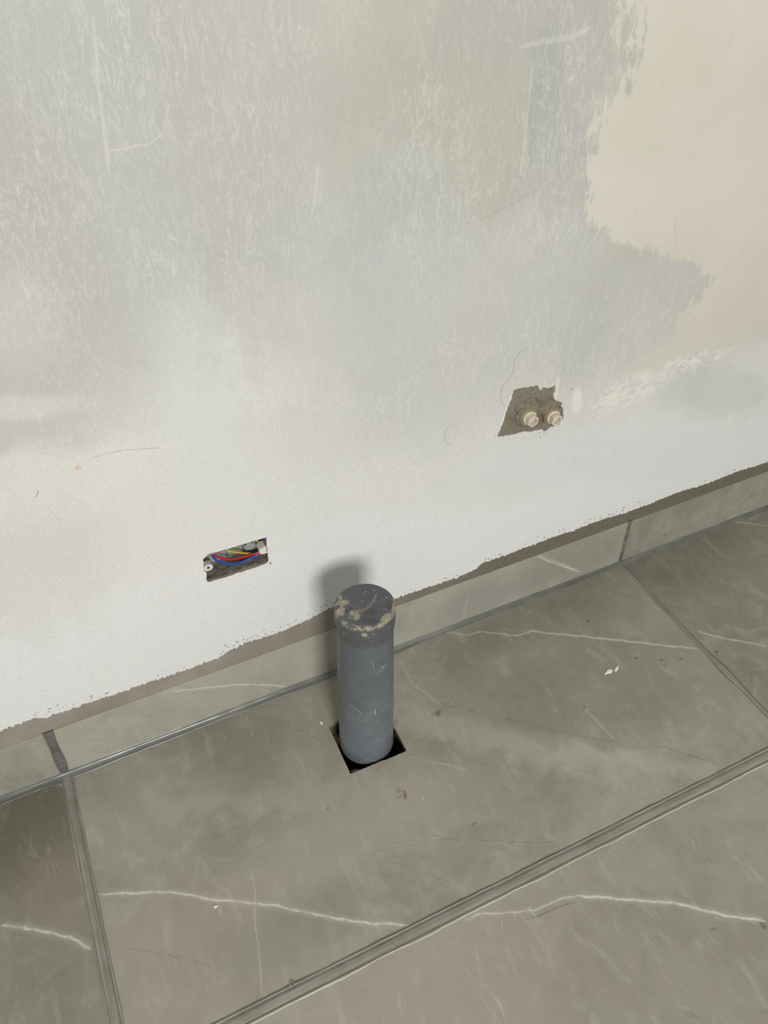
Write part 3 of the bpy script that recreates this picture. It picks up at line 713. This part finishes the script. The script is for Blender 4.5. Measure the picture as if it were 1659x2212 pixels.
def specks_front(k, c):
    e = k.noise(120, 4, .7)
    for (px, py, rx, ry, ang, col, f) in ((1540, 2007, 6, 2, 0, '605d52', .5), (1494, 2192, 5, 10, 40, '5c5a50', .25), (1648, 1998, 4, 6, 0, '55524a', .6)):
        c = k.mix(k.mul(k.blob('xy', fp(px, py), (rx/1000, ry/1000), math.radians(ang), .3, e, .8), f), c, col)
    return c
M_F = fin_tile(tileF, specks_front)

# tile outlines; the joint lines follow the photograph (not perfectly square cutting)
ja0, ja1 = Vector((0, -.004)), Vector((0, YF))
jb0 = Vector(fp(1341, 1220)); jb1 = Vector(fp(1659, 1545)); db = (jb1-jb0)/(jb1.y-jb0.y)
def jb(y): return jb0.x + db.x*(y-jb0.y)
YFR = .004
fl_l = fp(505, 2212); fl_r = fp(1659, 1633); dl = (fl_r[1]-fl_l[1])/(fl_r[0]-fl_l[0])
def yf(x): return fl_l[1]+dl*(x-fl_l[0])
def tile_poly(name, pts, mat, hole=None):
    if not hole:
        bm = beveled_plate([(x, y, 0) for x, y in pts], (0, 0, -TH), .0007)
        return obj(name, bm, mat, floor)
    bm = bmesh.new()
    loops = [[Vector((x, y, 0)) for x, y in L] for L in (pts, hole)]; flat = [p for L in loops for p in L]
    top = [bm.verts.new(p) for p in flat]; bot = [bm.verts.new((p.x, p.y, -TH)) for p in flat]
    for a, b, c in tessellate_polygon(loops):
        if (flat[b]-flat[a]).cross(flat[c]-flat[a]).z < 0: b, c = c, b
        bm.faces.new((top[a], top[b], top[c])); bm.faces.new((bot[c], bot[b], bot[a]))
    i = 0
    for L in loops:
        n = len(L)
        for j in range(n): bm.faces.new((top[i+j], top[i+(j+1) % n], bot[i+(j+1) % n], bot[i+j]))
        i += n
    bmesh.ops.recalc_face_normals(bm, faces=bm.faces)
    return obj(name, bm, mat, floor)
e = .004
hole = [(hx0+.0025, hy1)]+[(hx0+.0025-.0025*t/6+random.uniform(-.0003, .0003), hy1+(hy0-hy1)*t/6) for t in range(1, 6)]+[(hx0, hy0+.002), (hx0+.002, hy0)]
for t in range(1, 26):                           # chipped front edge
    x = hx0+(hx1-hx0)*t/26; hole.append((x, hy0+.0010*noise.noise(Vector((x*160, 3, 0)))-.0012*(t > 15)))
hole += [(hx1, hy0-.001), (hx1+.001, hy0+.002), (hx1+.002, (hy0+hy1)/2), (hx1+.003, hy1)]
tile_poly('tile', [(WX0, yf(WX0)+e), (-e-.002, yf(0)+e), (-e, 0), (WX0, 0)], M_L)
tile_poly('tile', [(e+.002, yf(0)+e), (jb(yf(1.1))-e*.6, yf(jb(YF))+e), (jb(0)-e*.6, 0), (e, 0)], M_C, hole)
tile_poly('tile', [(jb(yf(1.1))+e*.6, yf(jb(YF))+e), (WX1, yf(WX1)+e), (WX1, 0), (jb(0)+e*.6, 0)], M_R)
xs = [WX0, -.42, 1.95, WX1]
for a, b in zip(xs, xs[1:]):
    tile_poly('tile', [(a+(e if a > WX0 else 0), -1.12), (b-(e if b < WX1 else 0), -1.12), (b-(e if b < WX1 else 0), yf(b)-e), (a+(e if a > WX0 else 0), yf(a)-e)], M_F)
tile_poly('tile', [(WX0, -1.8), (.9, -1.8), (.9, -1.128), (WX0, -1.128)], M_F)
tile_poly('tile', [(.908, -1.8), (WX1, -1.8), (WX1, -1.128), (.908, -1.128)], M_F)

# grout joints: ribbons with a ridged cross-section that stands a little proud and smears over the tile edges
def ribbon(name, a, b, w, prof, mat, parent, seed=0, ragl=.0015, ragr=.0015, step=.004, bulge=None, up=Vector((0, 0, 1)), wlow=.006, dark=(), pale=()):
    """a,b: ends (3D); w(t): half width; prof: list of (u in -1..1, height)"""
    a, b = Vector(a), Vector(b); L = (b-a).length; n = int(L/step); d = (b-a)/L; q = up.cross(d)
    bm = bmesh.new(); rows = []
    for i in range(n+1):
        t = i/n; s = t*L; W2 = w(t); c = a+(b-a)*t
        nl = noise.fractal(Vector((s*14, seed, 0)), 1, 2, 4)*ragl; nr = noise.fractal(Vector((s*14, seed+9, 0)), 1, 2, 4)*ragr
        hh = 1+.25*noise.noise(Vector((s*40, seed+4, 0))); sw = noise.noise(Vector((s*9, seed+6, 0)))*.12
        row = []
        for u, h in prof:
            off = u*W2 + (nl if u < -.9 else nr if u > .9 else 0) + sw*W2*(1-abs(u))
            row.append(bm.verts.new(c+q*off+up*(h*(hh if h > 0 else 1))))
        rows.append(row)
    for r0, r1 in zip(rows, rows[1:]):
        for j in range(len(prof)-1):
            fc = bm.faces.new((r0[j], r0[j+1], r1[j+1], r1[j]))
            um = (prof[j][0]+prof[j+1][0])/2
            if any(lo <= um <= hi for lo, hi in dark): fc.material_index = 1
            if any(lo <= um <= hi for lo, hi in pale): fc.material_index = 2
    bmesh.ops.recalc_face_normals(bm, faces=bm.faces)
    if sum(f.normal.dot(up) for f in bm.faces) < 0: bmesh.ops.reverse_faces(bm, faces=bm.faces)
    o = obj(name, bm, mat, parent, True)
    if dark or pale: o.data.materials.append(M_shade); o.data.materials.append(M_glint)
    return o
def profile(pts, base=-.004):
    return [(-1.0, -.0003)]+pts+[(1.0, -.0003)]
PF = profile([(-.98, .0016), (-.88, .0019), (-.80, .0012), (-.66, .0004), (-.58, .0010), (-.45, .0022), (-.2, .0026), (.15, .0026), (.35, .0022), (.55, .0018), (.64, .0010), (.70, .0016), (.84, .0020), (.94, .0016), (.985, .0006)])
PA = profile([(-.97, .0012), (-.84, .0014), (-.70, .0003), (-.60, .0012), (-.35, .0018), (-.12, .0013), (-.05, .0018), (.2, .0018), (.42, .0016), (.50, .0006), (.60, .0003), (.68, .0012), (.85, .0015), (.96, .0008)])
PB = profile([(-.95, .0009), (-.80, .0012), (-.62, .0002), (-.5, .0003), (.0, .0008), (.5, .0003), (.62, .0002), (.80, .0012), (.95, .0008)])
fa, fb = (WX0, yf(WX0)+.0005, 0), (WX1, yf(WX1)+.0005, 0)
ribbon('grout_joint', fb, fa, lambda t: .0122, PF, M_grout, floor, 2, .0016, .0022, dark=((-1, -.90), (.56, .69)), pale=((.93, 1),))
ribbon('grout_joint', (.001, -.004, 0), (.001, yf(0)+.006, 0), lambda t: .0100+.0012*t+.003*max(0, 1-t*12), PA, M_grout_y, floor, 5, .0010, .0015, dark=((-1, -.95), (-.72, -.64), (.5, .6), (.96, 1)))
ribbon('grout_joint', (jb(-.006), -.006, 0), (jb(yf(1.1)), yf(1.1)+.006, 0),
       lambda t: .0042+.0030*t+.0052*math.exp(-((t-.66)/.08)**2)+.003*max(0, 1-t*20), PB, M_grout_y, floor, 8, .0005, .0008, dark=((-.81, -.49), (.5, .81)))
ribbon('grout_joint', (-.42, yf(-.42), 0), (-.42, -1.12, 0), lambda t: .006, PB, M_grout, floor, 11)
ribbon('grout_joint', (1.95, yf(1.95), 0), (1.95, -1.12, 0), lambda t: .006, PB, M_grout, floor, 12)
ribbon('grout_joint', (WX1, -1.124, 0), (WX0, -1.124, 0), lambda t: .008, PF, M_grout, floor, 13)
ribbon('grout_joint', (.904, -1.128, 0), (.904, -1.8, 0), lambda t: .006, PB, M_grout, floor, 14)
# skirting cross joints (sealant smeared over)
fwd = Vector((0, -1, 0))
ribbon('grout_joint', (0, 0, .004), (ltop, 0, HB+.004), lambda t: .0075+.002*abs(math.sin(t*5)), PA, M_seal, baseboard, 20, .002, .001, .003, up=fwd)
ribbon('grout_joint', (J1+.001, 0, .004), (rtop, 0, HB+.003), lambda t: .0048, PB, M_seal, baseboard, 21, .0006, .0006, .003, up=fwd)

# fillet of sealant in the corner between skirting and floor
def fillet():
    bm = bmesh.new(); rows = []; n = 900
    for i in range(n+1):
        x = WX0+(WX1-WX0)*i/n
        px = x
        wide = .0130 if x < .05 else .0125-.004*min(1, max(0, (x-.1)/.9))
        upz = .0085 if x < .3 else .0085-.001*min(1, (x-.3)/.6)
        upz += .0012*noise.fractal(Vector((x*9, 1, 0)), 1, 2, 4); wide += .0022*noise.fractal(Vector((x*10, 5, 0)), 1, 2, 4)
        wide += .007*math.exp(-((x+.012)/.012)**2)+.005*math.exp(-((x-.64)/.03)**2)
        P = [(0.0004, upz+.0004), (-.0007, upz), (-.0012, upz*.82), (-.0019, upz*.6), (-.0030, upz*.42), (-.0046, .0024), (-.0068, .0015), (-wide*.7, .0011), (-wide*.85, .0012), (-wide*.96, .0009), (-wide, -.0003)]
        m = .0004*noise.noise(Vector((x*30, 8, 0)))
        rows.append([bm.verts.new((x, y-(m if 1 < j < 9 else 0), z+(m if 1 < j < 9 else 0))) for j, (y, z) in enumerate(P)])
    for r0, r1 in zip(rows, rows[1:]):
        for j in range(10): bm.faces.new((r0[j], r1[j], r1[j+1], r0[j+1]))
    bmesh.ops.recalc_face_normals(bm, faces=bm.faces)
    if sum(f.normal.z-f.normal.y for f in bm.faces) < 0: bmesh.ops.reverse_faces(bm, faces=bm.faces)
    return bm
sealant = obj('sealant_bead', fillet(), M_seal, baseboard, True); tag(sealant, 'glossy grey sealant bead in the corner between skirting and floor')

# ------------------------------------------------------------------ drain pipe
def lathe(bm, rings, c=(0, 0), lean=(0, 0), seg=96, cap_top=True, cap_bot=True, wob=0):
    R_ = []
    for (r, z) in rings:
        R_.append([bm.verts.new((c[0]+lean[0]*z+r*math.cos(2*math.pi*i/seg), c[1]+lean[1]*z+r*math.sin(2*math.pi*i/seg), z)) for i in range(seg)])
    for a, b in zip(R_, R_[1:]):
        for i in range(seg): bm.faces.new((a[i], a[(i+1) % seg], b[(i+1) % seg], b[i]))
    if cap_bot: bm.faces.new(R_[0][::-1])
    if cap_top: bm.faces.new(R_[-1])
    return bm
def autosmooth(o, ang=35):
    me = o.data
    for p in me.polygons: p.use_smooth = True
    me.set_sharp_from_angle(angle=math.radians(ang))
    return o
LEAN = (.026, .001); TOP = .3513
pipe = empty('drain_pipe', (PX, PY, -.12)); tag(pipe, 'grey plastic drain pipe with a mortar-spotted cap rising out of the tiled floor', 'pipe')
M_pvc = mat_pvc(); M_cap = mat_pvc(True); M_rub = mat_plain('black_rubber', '0c0c0c', .8, 0, 60, .1, .2)
def rad(z): return .0493+(.0456-.0493)*(z/.31)
b = autosmooth(obj('pipe_body', lathe(bmesh.new(), [(.0462, -.013), (.0480, -.0115), (.0491, -.008), (.0493, 0)]+[(rad(z), z) for z in (.05, .1, .15, .2, .25, .28, TOP-.040)], (PX, PY), LEAN), M_pvc))
local(b, pipe)
b = autosmooth(obj('end_cap', lathe(bmesh.new(), [(.0454, TOP-.049), (.0464, TOP-.0485), (.0466, TOP-.042), (.0470, TOP-.038), (.0480, TOP-.032), (.0480, TOP-.004), (.0478, TOP-.0022), (.0471, TOP-.0008), (.0458, TOP), (.043, TOP+.0001), (.02, TOP)],
                                             (PX, PY), LEAN), M_cap))
local(b, pipe); tag(b, 'darker grey cap with dried mortar patches')
b = autosmooth(obj('rubber_seal', lathe(bmesh.new(), [(.040, -.134), (.040, -.014), (.0455, -.0125)], (PX, PY), LEAN, cap_top=True), M_rub)); local(b, pipe)

# ------------------------------------------------------------------ junction box and wires
M_box = mat_plain('dusty_grey_plastic', '77756f', .75, 0, 70, .3, .25, .5, '4d4942')
M_boxback = mat_plain('pale_grey_plastic', '9a9c98', .6, 0, 50, .2, .3, .4, '6e6f6b')
M_dust = mat_plain('cement_dust', '6f685e', .95, 0, 90, .25, .1, .9, '4a443b')
BD = .034
bc = [wxz(*p) for p in ((441, 1209), (574, 1163), (579, 1213), (448, 1254))]
bx0, bx1 = bc[0][0]-.003, bc[2][0]+.001; bz0, bz1 = bc[3][1]-.001, max(bc[0][1], bc[1][1])+.004
jbx = empty('junction_box', ((bx0+bx1)/2, Y_REN+BD, bz0)); tag(jbx, 'recessed rectangular electrical box with a cement-dusted floor, sunk in the white wall', 'electrical box')
def plate(p0, p1):
    bm = bmesh.new(); bmesh.ops.create_cube(bm, size=1)
    for v in bm.verts: v.co = Vector([(p0[i]+p1[i])/2+v.co[i]*(p1[i]-p0[i]) for i in range(3)])
    bmesh.ops.bevel(bm, geom=list(bm.edges), offset=min(abs(p1[i]-p0[i]) for i in range(3))*.2, segments=1, affect='EDGES')
    return bm
yb = Y_REN+BD; t_ = .0016; yo = Y_REN+.0008
for nm, p0, p1, m in (('back_panel', (bx0-t_, yb, bz0-t_), (bx1+t_, yb+t_, bz1+t_), M_boxback), ('side_panel', (bx0-t_, yo, bz0), (bx0, yb, bz1), M_box), ('side_panel', (bx1, yo, bz0), (bx1+t_, yb, bz1), M_box),
                      ('top_panel', (bx0-t_, yo, bz1), (bx1+t_, yb, bz1+t_), M_box), ('bottom_panel', (bx0-t_, yo, bz0-t_), (bx1+t_, yb, bz0), M_box)):
    local(obj(nm, plate(p0, p1), m), jbx)
def dustbed():
    bm = bmesh.new(); nx, ny = 48, 18; V = []
    for i in range(nx+1):
        r_ = []
        for j in range(ny+1):
            x = bx0+(bx1-bx0)*i/nx; y = yo+.0005+(yb-yo-.0006)*j/ny
            z = bz0+.0016+.0022*noise.fractal(Vector((x*120, y*120, 0)), 1, 2, 4)+.0028*(j/ny)**3
            r_.append(bm.verts.new((x, y, max(z, bz0+.0004))))
        V.append(r_)
    for i in range(nx):
        for j in range(ny): bm.faces.new((V[i][j], V[i+1][j], V[i+1][j+1], V[i][j+1]))
    return bm
local(obj('cement_dust', dustbed(), M_dust, None, True), jbx)
# raised clips moulded on the back
for px, w_, h_, y_ in ((524, .003, .03, .002), (487, .003, .03, .002)):
    c = W(px, 1182, yb); local(obj('rib', plate((c.x-w_/2, yb-.003, bz0+.004), (c.x+w_/2, yb, bz1-.002)), M_box), jbx)
c = W(537, 1178, yb)
fr = bmesh.new()
def ring_rect(bm, x0, x1, z0, z1, y0, y1, t):
    for (a0, a1, b0, b1) in ((x0, x1, z0, z0+t), (x0, x1, z1-t, z1), (x0, x0+t, z0, z1), (x1-t, x1, z0, z1)):
        r_ = bmesh.ops.create_cube(bm, size=1)
        for v in r_['verts']: v.co = Vector(((a0+a1)/2+v.co.x*(a1-a0), (y0+y1)/2+v.co.y*(y1-y0), (b0+b1)/2+v.co.z*(b1-b0)))
ring_rect(fr, c.x-.0065, c.x+.0065, c.z-.006, c.z+.006, yb-.004, yb, .0013)
local(obj('clip_frame', fr, mat_plain('light_plastic', 'b5b6b1', .5, 0, 60, .05)), jbx)
# white screw lugs at both ends
M_white = mat_plain('white_plaster_crust', 'cfcdc5', .8, 0, 120, .18, .2, .6, '8b887f')
def lug(px, py, r, y0, y1, flat=1.0, seed=0):
    bm = bmesh.new(); c = W(px, py, y0); n = 20; A = []; B = []
    for i in range(n):
        a = 2*math.pi*i/n; rr = r*(1+.18*noise.noise(Vector((math.cos(a)*2, math.sin(a)*2, seed))))
        A.append(bm.verts.new((c.x+rr*math.cos(a), y0, c.z+rr*flat*math.sin(a)))); B.append(bm.verts.new((c.x+rr*math.cos(a), y1, c.z+rr*flat*math.sin(a))))
    for i in range(n): bm.faces.new((A[i], A[(i+1) % n], B[(i+1) % n], B[i]))
    bm.faces.new(A[::-1]); bm.faces.new(B); bmesh.ops.recalc_face_normals(bm, faces=bm.faces)
    return bm
o_ = local(obj('screw_lug', lug(571, 1189, .0088, .0040, .0200, .85, 3), M_white), jbx); tag(o_, 'white plastered screw lug')
o_ = local(obj('screw_lug', lug(450, 1227, .0080, .0050, .0160, .8, 8), M_white), jbx); tag(o_, 'white plastered screw lug')
local(obj('screw_hole', lug(450, 1226.5, .0021, .0047, .0060, 1, 2), M_rub), jbx)

def tube(pts, r, seg=12, sub=6):
    P = [Vector(p) for p in pts]; Q = []
    ext = [P[0]*2-P[1]]+P+[P[-1]*2-P[-2]]
    for i in range(1, len(ext)-2):
        for s in range(sub):
            t = s/sub; a, b_, c_, d_ = ext[i-1:i+3]
            Q.append(.5*((2*b_)+(c_-a)*t+(2*a-5*b_+4*c_-d_)*t*t+(3*b_-a-3*c_+d_)*t**3))
    Q.append(P[-1]); bm = bmesh.new(); rings = []; n0 = Vector((0, 0, 1))
    for i, p in enumerate(Q):
        d = (Q[min(i+1, len(Q)-1)]-Q[max(i-1, 0)]).normalized(); u = (n0-d*n0.dot(d)).normalized(); v = d.cross(u); n0 = u
        rings.append([bm.verts.new(p+(u*math.cos(2*math.pi*k/seg)+v*math.sin(2*math.pi*k/seg))*r) for k in range(seg)])
    for a, b_ in zip(rings, rings[1:]):
        for k in range(seg): bm.faces.new((a[k], a[(k+1) % seg], b_[(k+1) % seg], b_[k]))
    bm.faces.new(rings[0][::-1]); bm.faces.new(rings[-1]); bmesh.ops.recalc_face_normals(bm, faces=bm.faces)
    return bm
def mat_wire(name, a, b_=None):
    k = NK(name)
    if b_: # two-colour earth wire: lengthwise stripe
        c = k.mix(k.ramp(k.n.new('ShaderNodeNewGeometry').outputs['Normal'] and k.nz, -.1, .1), a, b_)
    else: c = k.mix(k.mul(k.ramp(k.noise(150, 3), .6, .7), .3), a, '8a8378')
    return k.out(c, .32, spec=.5)
def mat_earth():
    k = NK('yellow_green_insulation'); s_ = k.n.new('ShaderNodeSeparateXYZ'); k.t.links.new(k.nrm, s_.inputs[0])
    c = k.mix(k.ramp(k.sub(s_.outputs[2], s_.outputs[1]), .25, .45), 'b79a2e', '2e3c1e')
    c = k.mix(k.ramp(s_.outputs[2], .9, .98), c, '2e3c1e')
    k2 = k.mix(k.ramp(k.add(k.mul(s_.outputs[2], .9), k.mul(s_.outputs[1], .5)), .55, .35), '35401f', 'c2a338')
    return k.out(k2, .35, spec=.5)
M_red = mat_wire('red_insulation', 'b3152c'); M_blue = mat_wire('blue_insulation', '17499a'); M_darkred = mat_wire('dark_red_insulation', '7a2230'); M_earth = mat_earth()
def wire(name, P, r, mat, label):
    pts = [W(*p) for p in P]
    o = obj(name, tube(pts, r), mat, None, True); centre(o); tag(o, label, 'wire')
wire('electric_wire', [(441, 1180, .018), (450, 1190, .012), (456, 1197, .0085), (466, 1209, .0080), (482, 1216, .0080), (500, 1218, .0085), (520, 1215, .0100), (540, 1206, .0115), (555, 1199, .0125), (566, 1191, .0130)], .0021, M_blue, 'blue insulated wire sagging lowest across the open electrical box')
wire('electric_wire', [(438, 1188, .020), (449, 1193, .0145), (458, 1197, .0125), (470, 1203, .0120), (487, 1207.5, .0120), (505, 1208, .0125), (525, 1203.5, .0135), (545, 1198, .0140), (556, 1194, .0140), (566, 1188, .0135)], .0019, M_red, 'red insulated wire across the open box, just above the blue one')
wire('electric_wire', [(470, 1168, .030), (483, 1184, .022), (497, 1190, .018), (515, 1193, .018), (535, 1195, .020), (555, 1194, .024), (572, 1190, .029)], .0018, M_earth, 'yellow and green wire in the box, above the red wire')
wire('electric_wire', [(538, 1155, .030), (550, 1165, .026), (558, 1170, .024), (566, 1175, .026), (572, 1183, .030)], .0017, M_earth, 'short loop of yellow wire at the top right corner of the box')

# ------------------------------------------------------------------ capped water outlets
M_brass = mat_plain('tarnished_brass', '948c68', .5, .2, 90, .2, .4, .4, '5c5640')
M_plug = mat_plain('white_plastic_plug', 'c6bcae', .45, 0, 90, .1, .45, .2, 'a2978a')
def turned(rings, c, seg=48, hexr=None):
    """lathe about the wall normal: rings of (radius, y) ; y grows into the wall"""
    bm = bmesh.new(); R_ = []
    for r, y in rings: R_.append([bm.verts.new((c.x+r*math.cos(2*math.pi*i/seg), y, c.z+r*math.sin(2*math.pi*i/seg))) for i in range(seg)])
    for a, b_ in zip(R_, R_[1:]):
        for i in range(seg): bm.faces.new((a[i], b_[i], b_[(i+1) % seg], a[(i+1) % seg]))
    bm.faces.new(R_[0]); bm.faces.new(R_[-1][::-1]); bmesh.ops.recalc_face_normals(bm, faces=bm.faces)
    return bm
def hexhead(c, ro, ri, y0, y1, depth, rot):
    bm = bmesh.new()
    def ring(r, y): return [bm.verts.new((c.x+r*math.cos(rot+math.pi/3*i), y, c.z+r*math.sin(rot+math.pi/3*i))) for i in range(6)]
    A, B, B2, D, E_ = ring(ro*1.0, y1), ring(ro, y0+.0008), ring(ro*.94, y0), ring(ri, y0), ring(ri*.94, y0+depth)
    for a, b_ in ((A, B), (B, B2), (B2, D), (D, E_)):
        for i in range(6): bm.faces.new((a[i], b_[i], b_[(i+1) % 6], a[(i+1) % 6]))
    bm.faces.new(E_); bm.faces.new(A[::-1]); bmesh.ops.recalc_face_normals(bm, faces=bm.faces)
    return bm
def outlet(px, py, rot, label, dy=0):
    y_ring = -.008+dy; c = W(px, py, y_ring-.002)
    o = empty('water_outlet', (c.x, Y_REN, c.z)); tag(o, label, 'pipe fitting', 'capped water outlets in the wall')
    local(autosmooth(obj('brass_collar', turned([(.0150, .040), (.0160, .0), (.0168, y_ring+.001), (.0163, y_ring), (.0138, y_ring-.0002), (.0128, y_ring+.002)], c), M_brass)), o)
    local(autosmooth(obj('plug_flange', turned([(.0085, y_ring+.006), (.0128, y_ring+.001), (.0131, y_ring-.001), (.0129, y_ring-.0036), (.0120, y_ring-.0046), (.0080, y_ring-.0048)], c), M_plug)), o)
    local(obj('hex_head', hexhead(c, .0112, .0078, y_ring-.0150, y_ring-.0045, .008, rot), M_plug), o)
outlet(1144, 903, .35, 'left of the two water outlets with a pale hexagonal plug, fully clear of the plaster')
outlet(1195, 901, .40, 'right of the two water outlets, its brass collar touching the white primer')

# ------------------------------------------------------------------ flakes, shells and crumbs on the floor
M_flake = mat_plain('white_flake', 'd9d4c6', .6, 0, 200, .12, .3, .4, '9b9484')
M_crumb = mat_plain('mortar_crumb', '8f8b80', .9, 0, 200, .2, .1, .5, '5f5c53')
def flake(name, px, py, L, Wd, ang, h, mat, label, cat, tail=.0, group=None):
    c = F(px, py); bm = bmesh.new(); n = 26; top = []; rim = []
    for i in range(n):
        a = 2*math.pi*i/n; u = math.cos(a); v = math.sin(a)
        x = u*L*(1+ (tail if u > .8 else 0)); y = v*Wd*(1-.55*max(0, u))+ (tail*L*.5*max(0, u)**2)
        s = 1+.12*noise.noise(Vector((u*2+px, v*2, 0)))
        rim.append(((x*s), y*s))
    ca, sa = math.cos(ang), math.sin(ang)
    def P(x, y, z): return (x*ca-y*sa, x*sa+y*ca, z)
    r0 = [bm.verts.new(P(x, y, .0001)) for x, y in rim]; r1 = [bm.verts.new(P(x*.92, y*.92, h*.65)) for x, y in rim]; r2 = [bm.verts.new(P(x*.5, y*.5, h)) for x, y in rim]
    ctr = bm.verts.new(P(0, 0, h*.92))
    for A, B in ((r0, r1), (r1, r2)):
        for i in range(n): bm.faces.new((A[i], A[(i+1) % n], B[(i+1) % n], B[i]))
    for i in range(n): bm.faces.new((r2[i], r2[(i+1) % n], ctr))
    bm.faces.new(r0[::-1])
    o = obj(name, bm, mat, None, True); o.location = c; tag(o, label, cat, group)
    return o
def dirang(p, q): a, b_ = F(*p), F(*q); return math.atan2(b_.y-a.y, b_.x-a.x)
flake('plaster_flake', 1315, 1451, .0092, .0052, dirang((1325, 1447), (1301, 1458)), .0022, M_flake, 'larger white flake with a curled tail, left of the pair on the floor', 'flake', .35)
flake('plaster_flake', 1332, 1445, .0085, .0034, dirang((1328, 1450), (1337, 1437)), .0020, M_flake, 'smaller curled white flake, right of the pair on the floor', 'flake', .35)
flake('plaster_flake', 694.5, 1562, .0055, .0024, dirang((691, 1558), (698, 1567)), .0018, M_flake, 'white drop-shaped flake beside the upper left corner of the pipe cut-out', 'flake')
flake('plaster_flake', 466, 1958.5, .0038, .0024, dirang((462, 1960), (470, 1957)), .0014, M_flake, 'tiny white flake on the floor below the long pale vein', 'flake')
flake('plaster_flake', 1026, 1781, .0048, .0026, dirang((1022, 1784), (1030, 1777)), .0012, M_crumb, 'small grey flake on the tile above the long grout joint', 'flake')
flake('plaster_flake', 914, 1724, .0016, .0010, 1.2, .001, M_flake, 'tiny white speck right of the brown stain', 'flake')
flake('mortar_crumb', 1552, 1412, .0062, .0042, dirang((1548, 1408), (1557, 1418)), .0032, M_crumb, 'small grey mortar crumb on the right edge of the narrow grout joint', 'crumb')
# curl of grout squeezed out of the long joint
c = [F(626, 2131, .001), F(627, 2123, .002), F(632, 2121, .003), F(636, 2126, .003), F(634, 2131, .002)]
o_ = obj('grout_curl', tube(c, .0009, 8), M_crumb, None, True); centre(o_); tag(o_, 'tiny curl of dried grout beside the long joint', 'crumb')
# loose chip lying in the near corner of the cut-out
bm = bmesh.new(); cc = F(770, 1664, -TH); pts = [F(757, 1665, -.011), F(761, 1672, -.011), F(778, 1666, -.011), F(776, 1661, -.011), F(764, 1662, -.011)]
vs_ = [bm.verts.new(p) for p in pts]; f = bm.faces.new(vs_); r_ = bmesh.ops.extrude_face_region(bm, geom=[f])
bmesh.ops.translate(bm, verts=[v for v in r_['geom'] if isinstance(v, bmesh.types.BMVert)], vec=(0, 0, -.008)); bmesh.ops.recalc_face_normals(bm, faces=bm.faces)
o_ = obj('screed_ledge', bm, mat_plain('grey_mortar', '6f6b60', .9, 0, 120, .2, .1, .6, '4c483f'), floor)
